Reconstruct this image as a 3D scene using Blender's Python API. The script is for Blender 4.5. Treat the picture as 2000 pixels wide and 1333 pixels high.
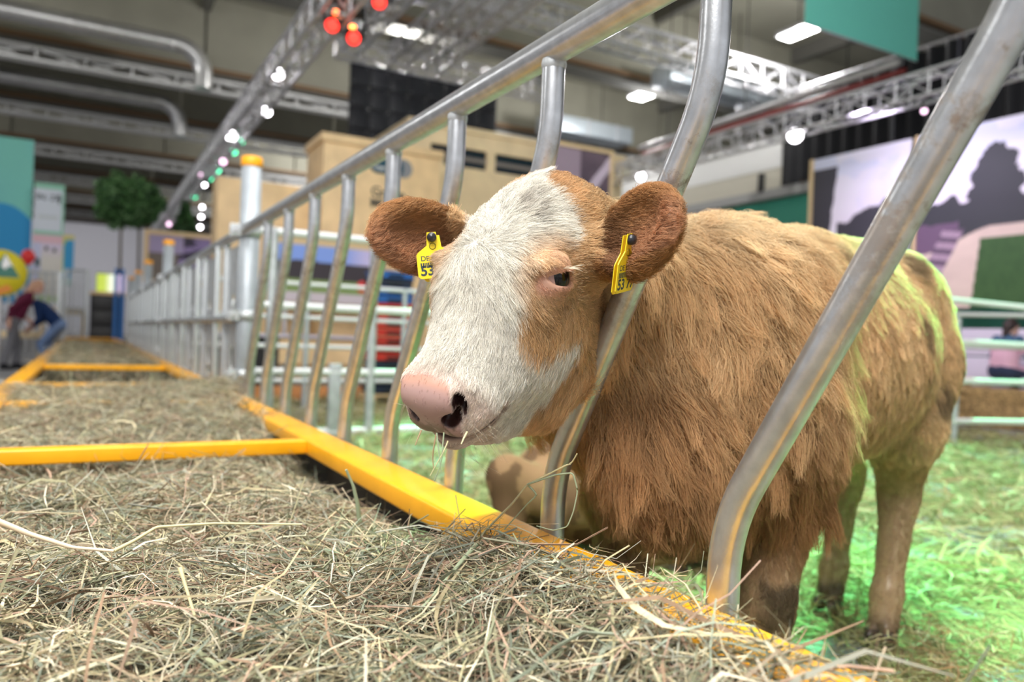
import bpy, bmesh, math, random
import numpy as np
from mathutils import Vector, Matrix

for o in list(bpy.data.objects):
    bpy.data.objects.remove(o, do_unlink=True)
SC = bpy.context.scene
COL = SC.collection

# ------------------------------------------------------------------ camera
# Y runs along the feed fence, X across it into the pen, Z up; metres.
FPX = 1500.0
CAMZ = 0.87
YAW = math.atan(835 / 1500.0)
ROLL = math.atan(0.0362)
PITCH = math.atan(3 / 1500.0)
_fw = np.array([math.sin(YAW) * math.cos(PITCH), math.cos(YAW) * math.cos(PITCH), -math.sin(PITCH)])
_r0 = np.array([math.cos(YAW), -math.sin(YAW), 0.0])
_u0 = np.cross(_r0, _fw)
_R = _r0 * math.cos(ROLL) + _u0 * math.sin(ROLL)
_U = -_r0 * math.sin(ROLL) + _u0 * math.cos(ROLL)
_O = np.array([0, 0, CAMZ])
cam_data = bpy.data.cameras.new('camera')
cam = bpy.data.objects.new('camera', cam_data)
COL.objects.link(cam)
m = Matrix.Identity(4)
for i in range(3):
    m[i][0] = _R[i]; m[i][1] = _U[i]; m[i][2] = -_fw[i]; m[i][3] = _O[i]
cam.matrix_world = m
cam_data.sensor_width = 36.0
cam_data.lens = 36.0 * FPX / 2000.0
cam_data.clip_start = 0.02
cam_data.clip_end = 300
cam_data.dof.use_dof = True
cam_data.dof.focus_distance = 1.13
cam_data.dof.aperture_fstop = 2.6
SC.camera = cam

# ------------------------------------------------------------------ world, exposure
world = bpy.data.worlds.new('hall_air')
SC.world = world
world.use_nodes = True
world.node_tree.nodes['Background'].inputs['Color'].default_value = (0.93, 0.95, 1.0, 1)
world.node_tree.nodes['Background'].inputs['Strength'].default_value = 0.7
vs = SC.view_settings
vs.view_transform = 'Standard'
vs.look = 'None'
vs.gamma = 1.0
vs.use_curve_mapping = False
vs.exposure = 0.15

# ------------------------------------------------------------------ stage spots of the hall and added wash lights
def area_light(name, loc, target, size, power, color, spread=180):
    l = bpy.data.lights.new(name, 'AREA')
    l.shape = 'DISK'; l.size = size; l.energy = power; l.color = color
    l.spread = math.radians(spread)
    o = bpy.data.objects.new(name, l); COL.objects.link(o)
    o.location = loc
    o.rotation_euler = (Vector(target) - Vector(loc)).to_track_quat('-Z', 'Y').to_euler()
    return o
def spot_light(name, loc, target, power, color, angle, blend=0.6, radius=0.12):
    l = bpy.data.lights.new(name, 'SPOT')
    l.energy = power; l.color = color; l.spot_size = math.radians(angle); l.spot_blend = blend
    l.shadow_soft_size = radius
    o = bpy.data.objects.new(name, l); COL.objects.link(o)
    o.location = loc
    o.rotation_euler = (Vector(target) - Vector(loc)).to_track_quat('-Z', 'Y').to_euler()
    return o
# big soft white area lights added over the feeding aisle to light the foreground
area_light('added_wash_light', (-1.6, -1.2, 5.2), (0.8, 1.3, 0.8), 2.6, 470, (1.0, 0.97, 0.93))
area_light('added_wash_light', (1.0, 1.6, 7.5), (1.0, 1.8, 0.0), 2.5, 380, (1.0, 0.98, 0.96))
# green show spots trained on the pen
spot_light('green_spot_light', (4.6, 4.2, 4.6), (2.60, 1.85, 0.6), 3600, (0.14, 1.0, 0.34), 25)
spot_light('green_spot_light', (5.4, 9.6, 4.4), (3.7, 5.8, 0.3), 3400, (0.18, 1.0, 0.44), 42)
spot_light('green_spot_light', (8.6, 8.4, 4.4), (5.5, 2.9, 0.0), 4200, (0.18, 1.0, 0.42), 38)

spot_light('green_spot_light', (5.6, 3.1, 3.3), (2.42, 1.76, 1.10), 8500, (0.14, 1.0, 0.34), 13)
# lilac wash on the landscape boards
spot_light('lilac_spot_light', (9.9, 7.6, 4.4), (12.0, 7.4, 3.0), 260, (0.86, 0.74, 1.0), 125, 0.9)

# ------------------------------------------------------------------ helpers
def proj(p):
    d = np.asarray(p, float) - _O
    z = d @ _fw
    return np.stack([1000 + FPX * (d @ _R) / z, 666.5 - FPX * (d @ _U) / z], -1), z
def ray(x, y): return _fw + _R * (x - 1000) / FPX - _U * (y - 666.5) / FPX
def onX(x, y, X): d = ray(x, y); return _O + d * (X / d[0])
def onY(x, y, Y): d = ray(x, y); return _O + d * (Y / d[1])
def onZ(x, y, Z): d = ray(x, y); return _O + d * ((Z - CAMZ) / d[2])
def atD(x, y, D): return _O + ray(x, y) * D

def tag(o, label=None, cat=None, group=None, kind=None):
    if label: o['label'] = label
    if cat: o['category'] = cat
    if group: o['group'] = group
    if kind: o['kind'] = kind
    return o
def thing(name, label, cat, loc=(0, 0, 0), rz=0.0, group=None, kind=None):
    o = bpy.data.objects.new(name, None)
    o.empty_display_size = 0.05
    COL.objects.link(o)
    o.location = loc; o.rotation_euler = (0, 0, rz)
    return tag(o, label, cat, group, kind)
def link_mesh(name, me, parent=None, loc=None):
    o = bpy.data.objects.new(name, me); COL.objects.link(o)
    if parent is not None: o.parent = parent
    if loc is not None: o.location = loc
    return o
def copy_tree(o, parent=None):
    c = o.copy(); COL.objects.link(c); c.parent = parent
    for ch in list(o.children): copy_tree(ch, c)
    return c

class MB:
    """collects boxes, tubes, lathes; builds ONE mesh"""
    def __init__(s): s.v = []; s.f = []; s.sm = []
    def _add(s, vs_, fs, smooth=False):
        n = len(s.v); s.v += [tuple(map(float, q)) for q in vs_]
        s.f += [tuple(i + n for i in f) for f in fs]; s.sm += [smooth] * len(fs)
    def box(s, lo, hi, b=0.0):
        (x0, y0, z0), (x1, y1, z1) = lo, hi
        if b <= 0:
            vs_ = [(x0,y0,z0),(x1,y0,z0),(x1,y1,z0),(x0,y1,z0),(x0,y0,z1),(x1,y0,z1),(x1,y1,z1),(x0,y1,z1)]
            s._add(vs_, [(3,2,1,0),(4,5,6,7),(0,1,5,4),(1,2,6,5),(2,3,7,6),(3,0,4,7)])
        else:
            bm = bmesh.new(); bmesh.ops.create_cube(bm, size=1)
            for v in bm.verts:
                v.co = ((x0+x1)/2 + v.co.x*(x1-x0), (y0+y1)/2 + v.co.y*(y1-y0), (z0+z1)/2 + v.co.z*(z1-z0))
            bmesh.ops.bevel(bm, geom=bm.edges[:] , offset=b, segments=3, profile=0.5, affect='EDGES')
            s.bm(bm, True)
        return s
    def bm(s, bm, smooth=False):
        bm.verts.index_update()
        s._add([v.co for v in bm.verts], [[v.index for v in f.verts] for f in bm.faces], smooth); bm.free(); return s
    def tube(s, pts, r, n=12, cap=True, flat=None):
        pts = [np.array(p, float) for p in pts]
        rs = r if hasattr(r, '__len__') else [r] * len(pts)
        T = []
        for i in range(len(pts)):
            a = pts[max(i-1, 0)]; b = pts[min(i+1, len(pts)-1)]
            t = b - a; T.append(t / (np.linalg.norm(t) + 1e-12))
        up = np.array([0, 0, 1.0]) if abs(T[0][2]) < 0.9 else np.array([1.0, 0, 0])
        nrm = np.cross(T[0], up); nrm /= np.linalg.norm(nrm)
        vs_ = []; fs = []
        for i, p in enumerate(pts):
            nrm = nrm - T[i] * (nrm @ T[i]); nrm /= np.linalg.norm(nrm)
            bi = np.cross(T[i], nrm)
            for k in range(n):
                a = 2 * math.pi * k / n
                vs_.append(p + rs[i] * (math.cos(a) * nrm + math.sin(a) * bi))
        for i in range(len(pts) - 1):
            for k in range(n):
                fs.append((i*n+k, i*n+(k+1) % n, (i+1)*n+(k+1) % n, (i+1)*n+k))
        s._add(vs_, fs, True)
        if cap:
            m_ = len(pts) - 1
            s._add(vs_[:n], [tuple(range(n))[::-1]]); s._add(vs_[m_*n:], [tuple(range(n))])
        return s
    def lathe(s, c, prof, n=24, axis='z'):
        vs_ = []; fs = []
        for (r, h) in prof:
            for k in range(n):
                a = 2 * math.pi * k / n
                q = (r*math.cos(a), r*math.sin(a), h)
                if axis == 'y': q = (q[0], q[2], q[1])
                if axis == 'x': q = (q[2], q[0], q[1])
                vs_.append((c[0]+q[0], c[1]+q[1], c[2]+q[2]))
        for i in range(len(prof) - 1):
            for k in range(n):
                fs.append((i*n+k, i*n+(k+1) % n, (i+1)*n+(k+1) % n, (i+1)*n+k))
        s._add(vs_, fs, True); return s
    def quad(s, a, b, c, d): s._add([a, b, c, d], [(0, 1, 2, 3)]); return s
    def prism(s, poly, axis, lo, hi):
        """2D polygon extruded along axis ('x': poly=(y,z), 'y': (x,z), 'z': (x,y))"""
        f = {'x': lambda p, h: (h, p[0], p[1]), 'y': lambda p, h: (p[0], h, p[1]), 'z': lambda p, h: (p[0], p[1], h)}[axis]
        n = len(poly)
        s._add([f(p, lo) for p in poly] + [f(p, hi) for p in poly],
               [tuple(range(n))[::-1], tuple(range(n, 2*n))] + [(i, (i+1) % n, n+(i+1) % n, n+i) for i in range(n)])
        return s
    def mesh(s, name, mat):
        me = bpy.data.meshes.new(name)
        me.from_pydata(s.v, [], s.f)
        me.polygons.foreach_set('use_smooth', s.sm)
        if mat is not None: me.materials.append(mat)
        me.update()
        return me
    def build(s, name, mat, parent=None, loc=None):
        return link_mesh(name, s.mesh(name, mat), parent, loc)

# ------------------------------------------------------------------ materials
def mat(name, color, rough=0.5, metal=0.0, noise=0.0, nscale=20.0, bump=0.0, bscale=60.0, emit=0.0, spec=None, c2=None, detail=4.0):
    M = bpy.data.materials.new(name); M.use_nodes = True
    nt = M.node_tree; P = nt.nodes['Principled BSDF']
    col = (*color, 1)
    P.inputs['Base Color'].default_value = col
    P.inputs['Roughness'].default_value = rough
    P.inputs['Metallic'].default_value = metal
    if spec is not None: P.inputs['Specular IOR Level'].default_value = spec
    if noise > 0 or bump > 0 or c2:
        tc = nt.nodes.new('ShaderNodeTexCoord')
    if noise > 0 or c2:
        nz = nt.nodes.new('ShaderNodeTexNoise'); nz.inputs['Scale'].default_value = nscale; nz.inputs['Detail'].default_value = detail
        nt.links.new(tc.outputs['Object'], nz.inputs['Vector'])
        rp = nt.nodes.new('ShaderNodeValToRGB')
        a = [max(0, c * (1 - noise)) for c in color]; b = [min(1, c * (1 + noise)) for c in color]
        if c2: a = list(color); b = list(c2)
        rp.color_ramp.elements[0].color = (*a, 1); rp.color_ramp.elements[1].color = (*b, 1)
        rp.color_ramp.elements[0].position = 0.35; rp.color_ramp.elements[1].position = 0.65
        nt.links.new(nz.outputs['Fac'], rp.inputs['Fac'])
        nt.links.new(rp.outputs['Color'], P.inputs['Base Color'])
    if bump > 0:
        nb = nt.nodes.new('ShaderNodeTexNoise'); nb.inputs['Scale'].default_value = bscale
        nt.links.new(tc.outputs['Object'], nb.inputs['Vector'])
        bp = nt.nodes.new('ShaderNodeBump'); bp.inputs['Strength'].default_value = bump; bp.inputs['Distance'].default_value = 0.01
        nt.links.new(nb.outputs['Fac'], bp.inputs['Height']); nt.links.new(bp.outputs['Normal'], P.inputs['Normal'])
    if emit > 0:
        P.inputs['Emission Color'].default_value = col
        P.inputs['Emission Strength'].default_value = emit
    return M
def attr_mat(name, rough=0.7, spec=0.2, trans=0.0, attr='col'):
    M = bpy.data.materials.new(name); M.use_nodes = True
    nt = M.node_tree; P = nt.nodes['Principled BSDF']
    a = nt.nodes.new('ShaderNodeAttribute'); a.attribute_name = attr
    nt.links.new(a.outputs['Color'], P.inputs['Base Color'])
    P.inputs['Roughness'].default_value = rough
    P.inputs['Specular IOR Level'].default_value = spec
    if trans > 0:
        t = nt.nodes.new('ShaderNodeBsdfTranslucent'); mx = nt.nodes.new('ShaderNodeMixShader')
        nt.links.new(a.outputs['Color'], t.inputs['Color'])
        mx.inputs['Fac'].default_value = trans
        nt.links.new(P.outputs['BSDF'], mx.inputs[1]); nt.links.new(t.outputs['BSDF'], mx.inputs[2])
        nt.links.new(mx.outputs['Shader'], nt.nodes['Material Output'].inputs['Surface'])
    return M

M_GALV = mat('galvanised_steel', (0.56, 0.58, 0.61), 0.33, 0.85, noise=0.10, nscale=35, bump=0.03, bscale=220)
M_GALVD = mat('galvanised_steel_dull', (0.50, 0.53, 0.55), 0.5, 0.55, noise=0.12, nscale=18)
M_YEL = mat('yellow_paint', (0.90, 0.42, 0.010), 0.33, 0.0, noise=0.07, nscale=9, bump=0.02, bscale=90)
M_ORA = mat('orange_plastic', (0.95, 0.40, 0.01), 0.45)
M_DARKIN = mat('dark_trough_sheet', (0.06, 0.06, 0.065), 0.6, 0.3)
M_BLACK = mat('black_matte', (0.012, 0.012, 0.014), 0.6)
M_WHITE = mat('white_paint', (0.8, 0.8, 0.8), 0.6)
M_ALU = mat('bright_aluminium', (0.62, 0.62, 0.65), 0.38, 0.75)

RNG = np.random.default_rng(7)
random.seed(7)
# ================================================================== the hall
M_FLOOR = mat('hall_floor_grey', (0.30, 0.30, 0.32), 0.55, noise=0.12, nscale=1.5)
M_CEIL = mat('ceiling_panels_olive', (0.34, 0.33, 0.27), 0.8, noise=0.10, nscale=0.6)
M_CEILD = mat('ceiling_dark', (0.16, 0.155, 0.14), 0.85)
M_WALLF = mat('far_wall_pale', (0.80, 0.80, 0.90), 0.8)
M_BRWN = mat('brown_cable_tray', (0.23, 0.14, 0.075), 0.7)
tag(MB().box((-60, -14, -0.12), (60, 90, 0.0)).build('floor', M_FLOOR), kind='structure')
ceil = tag(MB().box((-60, -14, 11.2), (60, 90, 11.4)).build('ceiling', M_CEIL), kind='structure')
tag(MB().box((-60, 90, -0.1), (60, 90.3, 11.4)).build('wall_far', M_WALLF), kind='structure')
tag(MB().box((45, -14, -0.1), (45.3, 90, 11.4)).build('wall_right', mat('right_wall_grey', (0.4, 0.41, 0.43), 0.8)), kind='structure')
# deep girders every seven metres, clad with panels
ROWS = [11.7, 18.7, 25.7, 32.5, 39.5, 46.6, 53.5, 60.6, 67.6]
pan = MB().box((-2.96, -.12, 8.75), (2.96, .12, 11.18)).mesh('ceiling_panel', M_CEIL)
flg = MB().box((-45, -.3, 8.66), (45, .3, 8.75)).mesh('girder_flange', M_CEILD)
tray = MB().box((-45, -.42, 8.78), (45, -.16, 8.90)).mesh('cable_tray', M_BRWN)
for n_, y in enumerate(ROWS):
    link_mesh('girder_flange', flg, ceil, (0, y, 0)); link_mesh('cable_tray', tray, ceil, (0, y, 0))
    for k in range(-4, 8): link_mesh('ceiling_panel', pan, ceil, (k * 6.0, y, 0))
joist = MB().box((-.12, -13, 10.7), (.12, 89, 11.2)).mesh('ceiling_joist', M_CEILD)
for k in range(-6, 8): link_mesh('ceiling_joist', joist, ceil, (k * 6.0 + 3, 0, 0))
# ================================================================== feed trough
ZT = 0.53
def trough_rail(x0, x1, y0, y1):
    return MB().box((x0, y0, ZT - 0.05), (x1, y1, ZT), 0.008)
def feed_trough(y0, y1, bars, label):
    t = thing('feed_trough', label, 'trough', (0.17, (y0 + y1) / 2, 0))
    off = (-0.17, -(y0 + y1) / 2, 0)
    trough_rail(0.625, 0.732, y0, y1).build('side_rail', M_YEL, t, off)
    trough_rail(-0.392, -0.288, y0, y1).build('side_rail', M_YEL, t, off)
    for yb in bars:
        MB().box((-0.289, yb - 0.03, ZT - 0.046), (0.626, yb + 0.03, ZT - 0.003), 0.006).build('cross_bar', M_YEL, t, off)
    for xa, xb, nm in ((0.69, 0.70, 'side_panel'), (-0.36, -0.35, 'side_panel')):
        MB().box((xa, y0 + .005, 0.1), (xb, y1 - .005, ZT - 0.045)).build(nm, M_DARKIN, t, off)
    for ya in (y0 + 0.005, y1 - 0.02):
        MB().box((-0.35, ya, 0.1), (0.69, ya + 0.012, ZT - 0.05)).build('end_panel', M_DARKIN, t, off)
    MB().box((-0.352, y0 + .01, 0.1), (0.692, y1 - .01, 0.112)).build('trough_floor', M_DARKIN, t, off)
    for xl in (-0.35, 0.64):
        for yl in (y0 + 0.15, y1 - 0.2):
            MB().box((xl, yl, 0), (xl + .05, yl + .05, 0.11)).build('leg', M_YEL, t, off)
    return t
feed_trough(-0.6, 5.15, (2.46, 3.92, 5.12), 'yellow steel feed trough full of hay in front of the calf')
feed_trough(5.2, 13.2, (7.43, 10.9), 'second yellow feed trough down the line, half empty near its start')
feed_trough(13.25, 22.5, (15.2, 18.4, 22.4), 'farthest yellow feed trough, standing before the black cabinet')

# ---- hay in the troughs
def vnoise(x, y, seed=0):
    """cheap smooth value noise on arrays"""
    def h(i, j):
        n = np.sin(i * 127.1 + j * 311.7 + seed * 74.7) * 43758.5453
        return n - np.floor(n)
    xi = np.floor(x); yi = np.floor(y); xf = x - xi; yf = y - yi
    u = xf * xf * (3 - 2 * xf); v = yf * yf * (3 - 2 * yf)
    return (h(xi, yi) * (1-u) + h(xi+1, yi) * u) * (1-v) + (h(xi, yi+1) * (1-u) + h(xi+1, yi+1) * u) * v
def sstep(a, b, x):
    t = np.clip((x - a) / (b - a), 0, 1); return t * t * (3 - 2 * t)
def bumpf(x, c, w): return np.exp(-((x - c) / w) ** 2)
def hay_z(x, y):
    z = 0.475 + 0.030 * (vnoise(x * 4, y * 4, 1) - .5) + 0.035 * (vnoise(x * 9, y * 9, 2) - .5)
    z = z - 0.075 * sstep(0.42, 0.64, x) * sstep(1.15, 1.55, y) * (1 - sstep(2.6, 3.2, y))     # gap under the right rail
    z = z + 0.060 * sstep(0.25, 0.60, x) * (1 - sstep(1.02, 1.30, y))                         # heaped against the rail by the calf
    z = z - 0.10 * sstep(-0.12, -0.33, x) * bumpf(y, 1.75, 0.55)                             # gap on the left
    z = z - 0.03 * bumpf(y, 2.3, 0.35)
    z = z + 0.055 * sstep(0.05, 0.5, x) * bumpf(y, 4.25, 0.55) + 0.03 * bumpf(y, 4.2, .8)    # heap over second bar
    z = z - 0.34 * sstep(4.85, 5.3, y) * (1 - sstep(7.4, 7.8, y)) 
    z = z + 0.03 * bumpf(x, -0.1, .3) * bumpf(y, 13.0, 3.5)
    return z
def sheet(name, fx, x0, x1, y0, y1, nx, ny, mat_, parent=None):
    xs = np.linspace(x0, x1, nx); ys = np.linspace(y0, y1, ny)
    X, Y = np.meshgrid(xs, ys); Z = fx(X, Y)
    v = np.stack([X.ravel(), Y.ravel(), Z.ravel()], 1)
    f = [(j*nx+i, j*nx+i+1, (j+1)*nx+i+1, (j+1)*nx+i) for j in range(ny-1) for i in range(nx-1)]
    me = bpy.data.meshes.new(name); me.from_pydata(v.tolist(), [], f)
    me.polygons.foreach_set('use_smooth', [True] * len(f)); me.materials.append(mat_)
    return link_mesh(name, me, parent)

HAYCOL = np.array([(0.56, 0.48, 0.29), (0.46, 0.43, 0.26), (0.33, 0.35, 0.22), (0.29, 0.33, 0.25), (0.66, 0.58, 0.38),
                   (0.33, 0.22, 0.14), (0.50, 0.34, 0.25), (0.42, 0.42, 0.34), (0.20, 0.21, 0.13), (0.74, 0.67, 0.50), (0.52, 0.50, 0.36), (0.38, 0.30, 0.20)])
STRAWCOL = np.array([(0.50, 0.46, 0.22), (0.40, 0.40, 0.18), (0.58, 0.54, 0.30), (0.33, 0.33, 0.15), (0.46, 0.36, 0.18), (0.62, 0.57, 0.36)])
def strands(root, direc, length, width, bend, colr, round_frac, seed, nseg=4):
    """curved ribbons / three-sided stems as one big mesh"""
    rng = np.random.default_rng(seed)
    n = len(root)
    d = direc / np.linalg.norm(direc, axis=1, keepdims=True)
    side = np.cross(d, np.array([0, 0, 1.0])); side /= (np.linalg.norm(side, axis=1, keepdims=True) + 1e-9)
    up = np.cross(side, d)
    t = np.linspace(-0.5, 0.5, nseg + 1)
    kink = rng.uniform(-0.25, 0.25, n)[:, None]; ka = rng.normal(0, 0.35, n)[:, None] * (rng.random(n)[:, None] < .5)
    b1 = bend[:, None] * (t[None] ** 2 * 2 - .25) + ka * np.maximum(t[None] - kink, 0)
    b2 = rng.normal(0, .18, n)[:, None] * (t[None] ** 2 * 2 - .2) + rng.normal(0, .05, n)[:, None] * np.sin(t[None] * 9)
    P = root[:, None] + length[:, None, None] * (t[None, :, None] * d[:, None] + b1[..., None] * side[:, None] + b2[..., None] * up[:, None])
    tw = rng.uniform(-.9, .9, n)[:, None] + rng.normal(0, .6, n)[:, None] * t[None]
    wprof = (1 - 0.75 * np.abs(t * 2) ** 2.2)
    isr = rng.random(n) < round_frac
    out_v = []; out_f = []; out_c = []; base = 0
    for flag in (False, True):
        idx = np.where(isr == flag)[0]
        if not len(idx): continue
        Pp = P[idx]; s_ = side[idx][:, None]; u_ = up[idx][:, None]; w = width[idx][:, None]
        a = tw[idx]
        S = np.cos(a)[..., None] * s_ + np.sin(a)[..., None] * u_
        if not flag:
            ww = (w * wprof[None])[..., None] * .5
            V = np.stack([Pp - S * ww, Pp + S * ww], 2); k = 2
            quads = [(0, 1, 3, 2)]
        else:
            Nn = -np.sin(a)[..., None] * s_ + np.cos(a)[..., None] * u_
            ww = (w * np.ones_like(t)[None])[..., None] * .32
            V = np.stack([Pp + S * ww, Pp + (-.5 * S + .87 * Nn) * ww, Pp + (-.5 * S - .87 * Nn) * ww], 2); k = 3
            quads = [(0, 1, 4, 3), (1, 2, 5, 4), (2, 0, 3, 5)]
        m_ = len(idx); per = (nseg + 1) * k
        out_v.append(V.reshape(-1, 3))
        st = (np.arange(m_) * per)[:, None, None, None] + (np.arange(nseg) * k)[None, :, None, None] + np.array(quads)[None, None] + base
        out_f.append(st.reshape(-1, 4))
        cc = colr[idx]
        out_c.append(np.repeat(cc, per, axis=0)); base += m_ * per
    return np.concatenate(out_v), np.concatenate(out_f), np.concatenate(out_c)
def fast_mesh(name, V, F4, colr=None, mat_=None, smooth=False):
    me = bpy.data.meshes.new(name)
    me.vertices.add(len(V)); me.vertices.foreach_set('co', np.ascontiguousarray(V, np.float32).ravel())
    me.loops.add(F4.size); me.loops.foreach_set('vertex_index', np.ascontiguousarray(F4, np.int32).ravel())
    me.polygons.add(len(F4)); me.polygons.foreach_set('loop_start', np.arange(len(F4), dtype=np.int32) * F4.shape[1])
    me.polygons.foreach_set('use_smooth', np.full(len(F4), smooth))
    me.update(calc_edges=True)
    if colr is not None:
        at_ = me.color_attributes.new('col', 'FLOAT_COLOR', 'POINT')
        c4 = np.ones((len(V), 4), np.float32); c4[:, :3] = colr
        at_.data.foreach_set('color', c4.ravel())
    if mat_: me.materials.append(mat_)
    return me
M_HAY = attr_mat('hay_stalks', 0.6, 0.3, 0.15)
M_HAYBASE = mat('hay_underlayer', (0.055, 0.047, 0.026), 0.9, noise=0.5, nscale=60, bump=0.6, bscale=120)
M_STRAWBASE = mat('straw_underlayer', (0.22, 0.19, 0.08), 0.9, noise=0.4, nscale=30, bump=0.6, bscale=60)

def hay_batch(n, xr, yr, lmin, lmax, wmin, wmax, lift, seed, zf, cols, zoff=(-.012, .018), round_frac=.5, bendsd=.3, pitch=.22, filt=None):
    rng = np.random.default_rng(seed)
    x = rng.uniform(*xr, n); y = rng.uniform(*yr, n)
    if filt is not None:
        k = filt(x, y, rng); x = x[k]; y = y[k]; n = len(x)
    z = zf(x, y) + rng.uniform(*zoff, n) + lift * rng.random(n) ** 3
    az = rng.uniform(0, 2 * math.pi, n)
    # neighbours lie in loose swaths
    sw = vnoise(x * 5, y * 5, seed + 3) * math.pi * 2
    az = np.where(rng.random(n) < .45, sw + rng.normal(0, .5, n), az)
    el = rng.normal(0, pitch, n)
    # follow the slope of the heap
    e = .02
    gx = (zf(x + e, y) - zf(x - e, y)) / (2 * e); gy = (zf(x, y + e) - zf(x, y - e)) / (2 * e)
    d = np.stack([np.cos(az), np.sin(az), gx * np.cos(az) + gy * np.sin(az) + np.tan(el)], 1)
    L = lmin + (lmax - lmin) * rng.random(n) ** 2.0
    w = wmin + (wmax - wmin) * rng.random(n) ** 2.2
    c = cols[rng.integers(0, len(cols), n)] * rng.uniform(.52, 1.25, n)[:, None]
    c = np.clip(c, 0, 1)
    return strands(np.stack([x, y, z], 1), d, L, w, rng.normal(0, bendsd, n), c, round_frac, seed)
def join_batches(bs):
    V = []; F = []; C = []; b = 0
    for v, f, c in bs:
        V.append(v); F.append(f + b); C.append(c); b += len(v)
    return np.concatenate(V), np.concatenate(F), np.concatenate(C)

hay = thing('hay_heap', 'loose green and straw coloured hay heaped in the nearest yellow trough', 'hay', (0.17, 2.2, .12), kind='stuff')
def para(o, par):
    o.parent = par; o.matrix_parent_inverse = Matrix.Translation(par.location).inverted(); return o
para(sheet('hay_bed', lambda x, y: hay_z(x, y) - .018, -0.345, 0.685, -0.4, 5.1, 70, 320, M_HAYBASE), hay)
inb = lambda x, y, r: (x > -.34) & (x < .68)
near_tr = [
    hay_batch(13000, (-.33, .66), (0.1, 1.7), .04, .20, .0012, .0050, .022, 11, hay_z, HAYCOL),
    hay_batch(1500, (-.30, .62), (0.25, 2.2), .10, .30, .0020, .0075, .035, 12, hay_z, HAYCOL, zoff=(0, .02), bendsd=.45),
    hay_batch(12000, (-.33, .67), (1.6, 3.2), .04, .20, .0014, .0055, .022, 13, hay_z, HAYCOL),
    hay_batch(12000, (-.33, .67), (3.1, 5.1), .05, .20, .0016, .0050, .03, 14, hay_z, HAYCOL),
    hay_batch(900, (-.3, .66), (2.4, 5.0), .14, .3, .002, .006, .05, 15, hay_z, HAYCOL, zoff=(0, .03), pitch=.35),
    hay_batch(900, (.52, .735), (.45, 1.22), .04, .15, .001, .0035, .015, 16, lambda x, y: np.maximum(hay_z(x, y), .532 - 1.2 * np.maximum(x - .70, 0)), HAYCOL, zoff=(0.001, .014), pitch=.3,
              filt=lambda x, y, r: r.random(len(x)) < .75 * (1 - sstep(.56, .70, x)) + .06),
    hay_batch(260, (.56, .72), (4.0, 4.8), .05, .2, .0015, .004, .02, 17, lambda x, y: np.maximum(hay_z(x, y), .535), HAYCOL, zoff=(0, .03)),
]
V, F, C = join_batches(near_tr)
para(link_mesh('hay_stalks', fast_mesh('hay_stalks', V, F, C, M_HAY)), hay)['kind'] = 'stuff'
hay2 = thing('hay_heap', 'thin layer of hay in the second and third yellow troughs', 'hay', (0.17, 11, .12), kind='stuff')
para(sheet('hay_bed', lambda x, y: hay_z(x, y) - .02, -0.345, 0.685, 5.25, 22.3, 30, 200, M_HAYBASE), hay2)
V, F, C = join_batches([hay_batch(3500, (-.33, .67), (5.25, 8.5), .06, .25, .003, .007, .04, 21, hay_z, HAYCOL),
                        hay_batch(9000, (-.33, .67), (7.6, 16.5), .08, .3, .004, .010, .07, 22, hay_z, HAYCOL, pitch=.35)])
para(link_mesh('hay_stalks', fast_mesh('hay_stalks', V, F, C, M_HAY)), hay2)['kind'] = 'stuff'
# ================================================================== feed fence
XF = 0.755
def smooth_path(pts, r=0.06, n=5):
    """polyline with rounded corners"""
    P = [np.array(p, float) for p in pts]; out = [P[0]]
    for i in range(1, len(P) - 1):
        a, b, c = P[i-1], P[i], P[i+1]
        u = (a - b) / np.linalg.norm(a - b); v = (c - b) / np.linalg.norm(c - b)
        q0 = b + u * r; q1 = b + v * r
        for k in range(n + 1):
            t = k / n; out.append((1-t)**2 * q0 + 2*t*(1-t) * b + t*t * q1)
    out.append(P[-1]); return out
ZR = 1.42; RR = 0.030
fence = thing('feed_fence', 'galvanised feed fence panel with slanted bent bars that the calf puts its head through', 'fence', (XF, 2.2, 0))
fo = (-XF, -2.2, 0)
MB().tube([(XF, -0.9, ZR), (XF, 4.42, ZR)], RR, 20).build('top_rail', M_GALV, fence, fo)
MB().tube([(XF + 0.03, -0.9, 0.30), (XF + 0.03, 4.42, 0.30)], RR, 16).build('bottom_rail', M_GALV, fence, fo)
BARS = [0.378 + 0.4275 * k for k in range(-3, 9)]
def bar_mesh():
    p = smooth_path([(0, 0, ZR - RR + .012), (0, 0.003, 1.235), (0, 0.375, 0.632), (0, 0.375, 0.30)], 0.075, 7)
    mb = MB()
    q = [p[0] , p[0] * .8 + p[1] * .2] + p[1:]
    mb.tube(q, [0.0205, 0.022] + [0.0222] * (len(q) - 2), 20)
    return mb.mesh('slanted_bar', M_STAIN)
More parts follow.
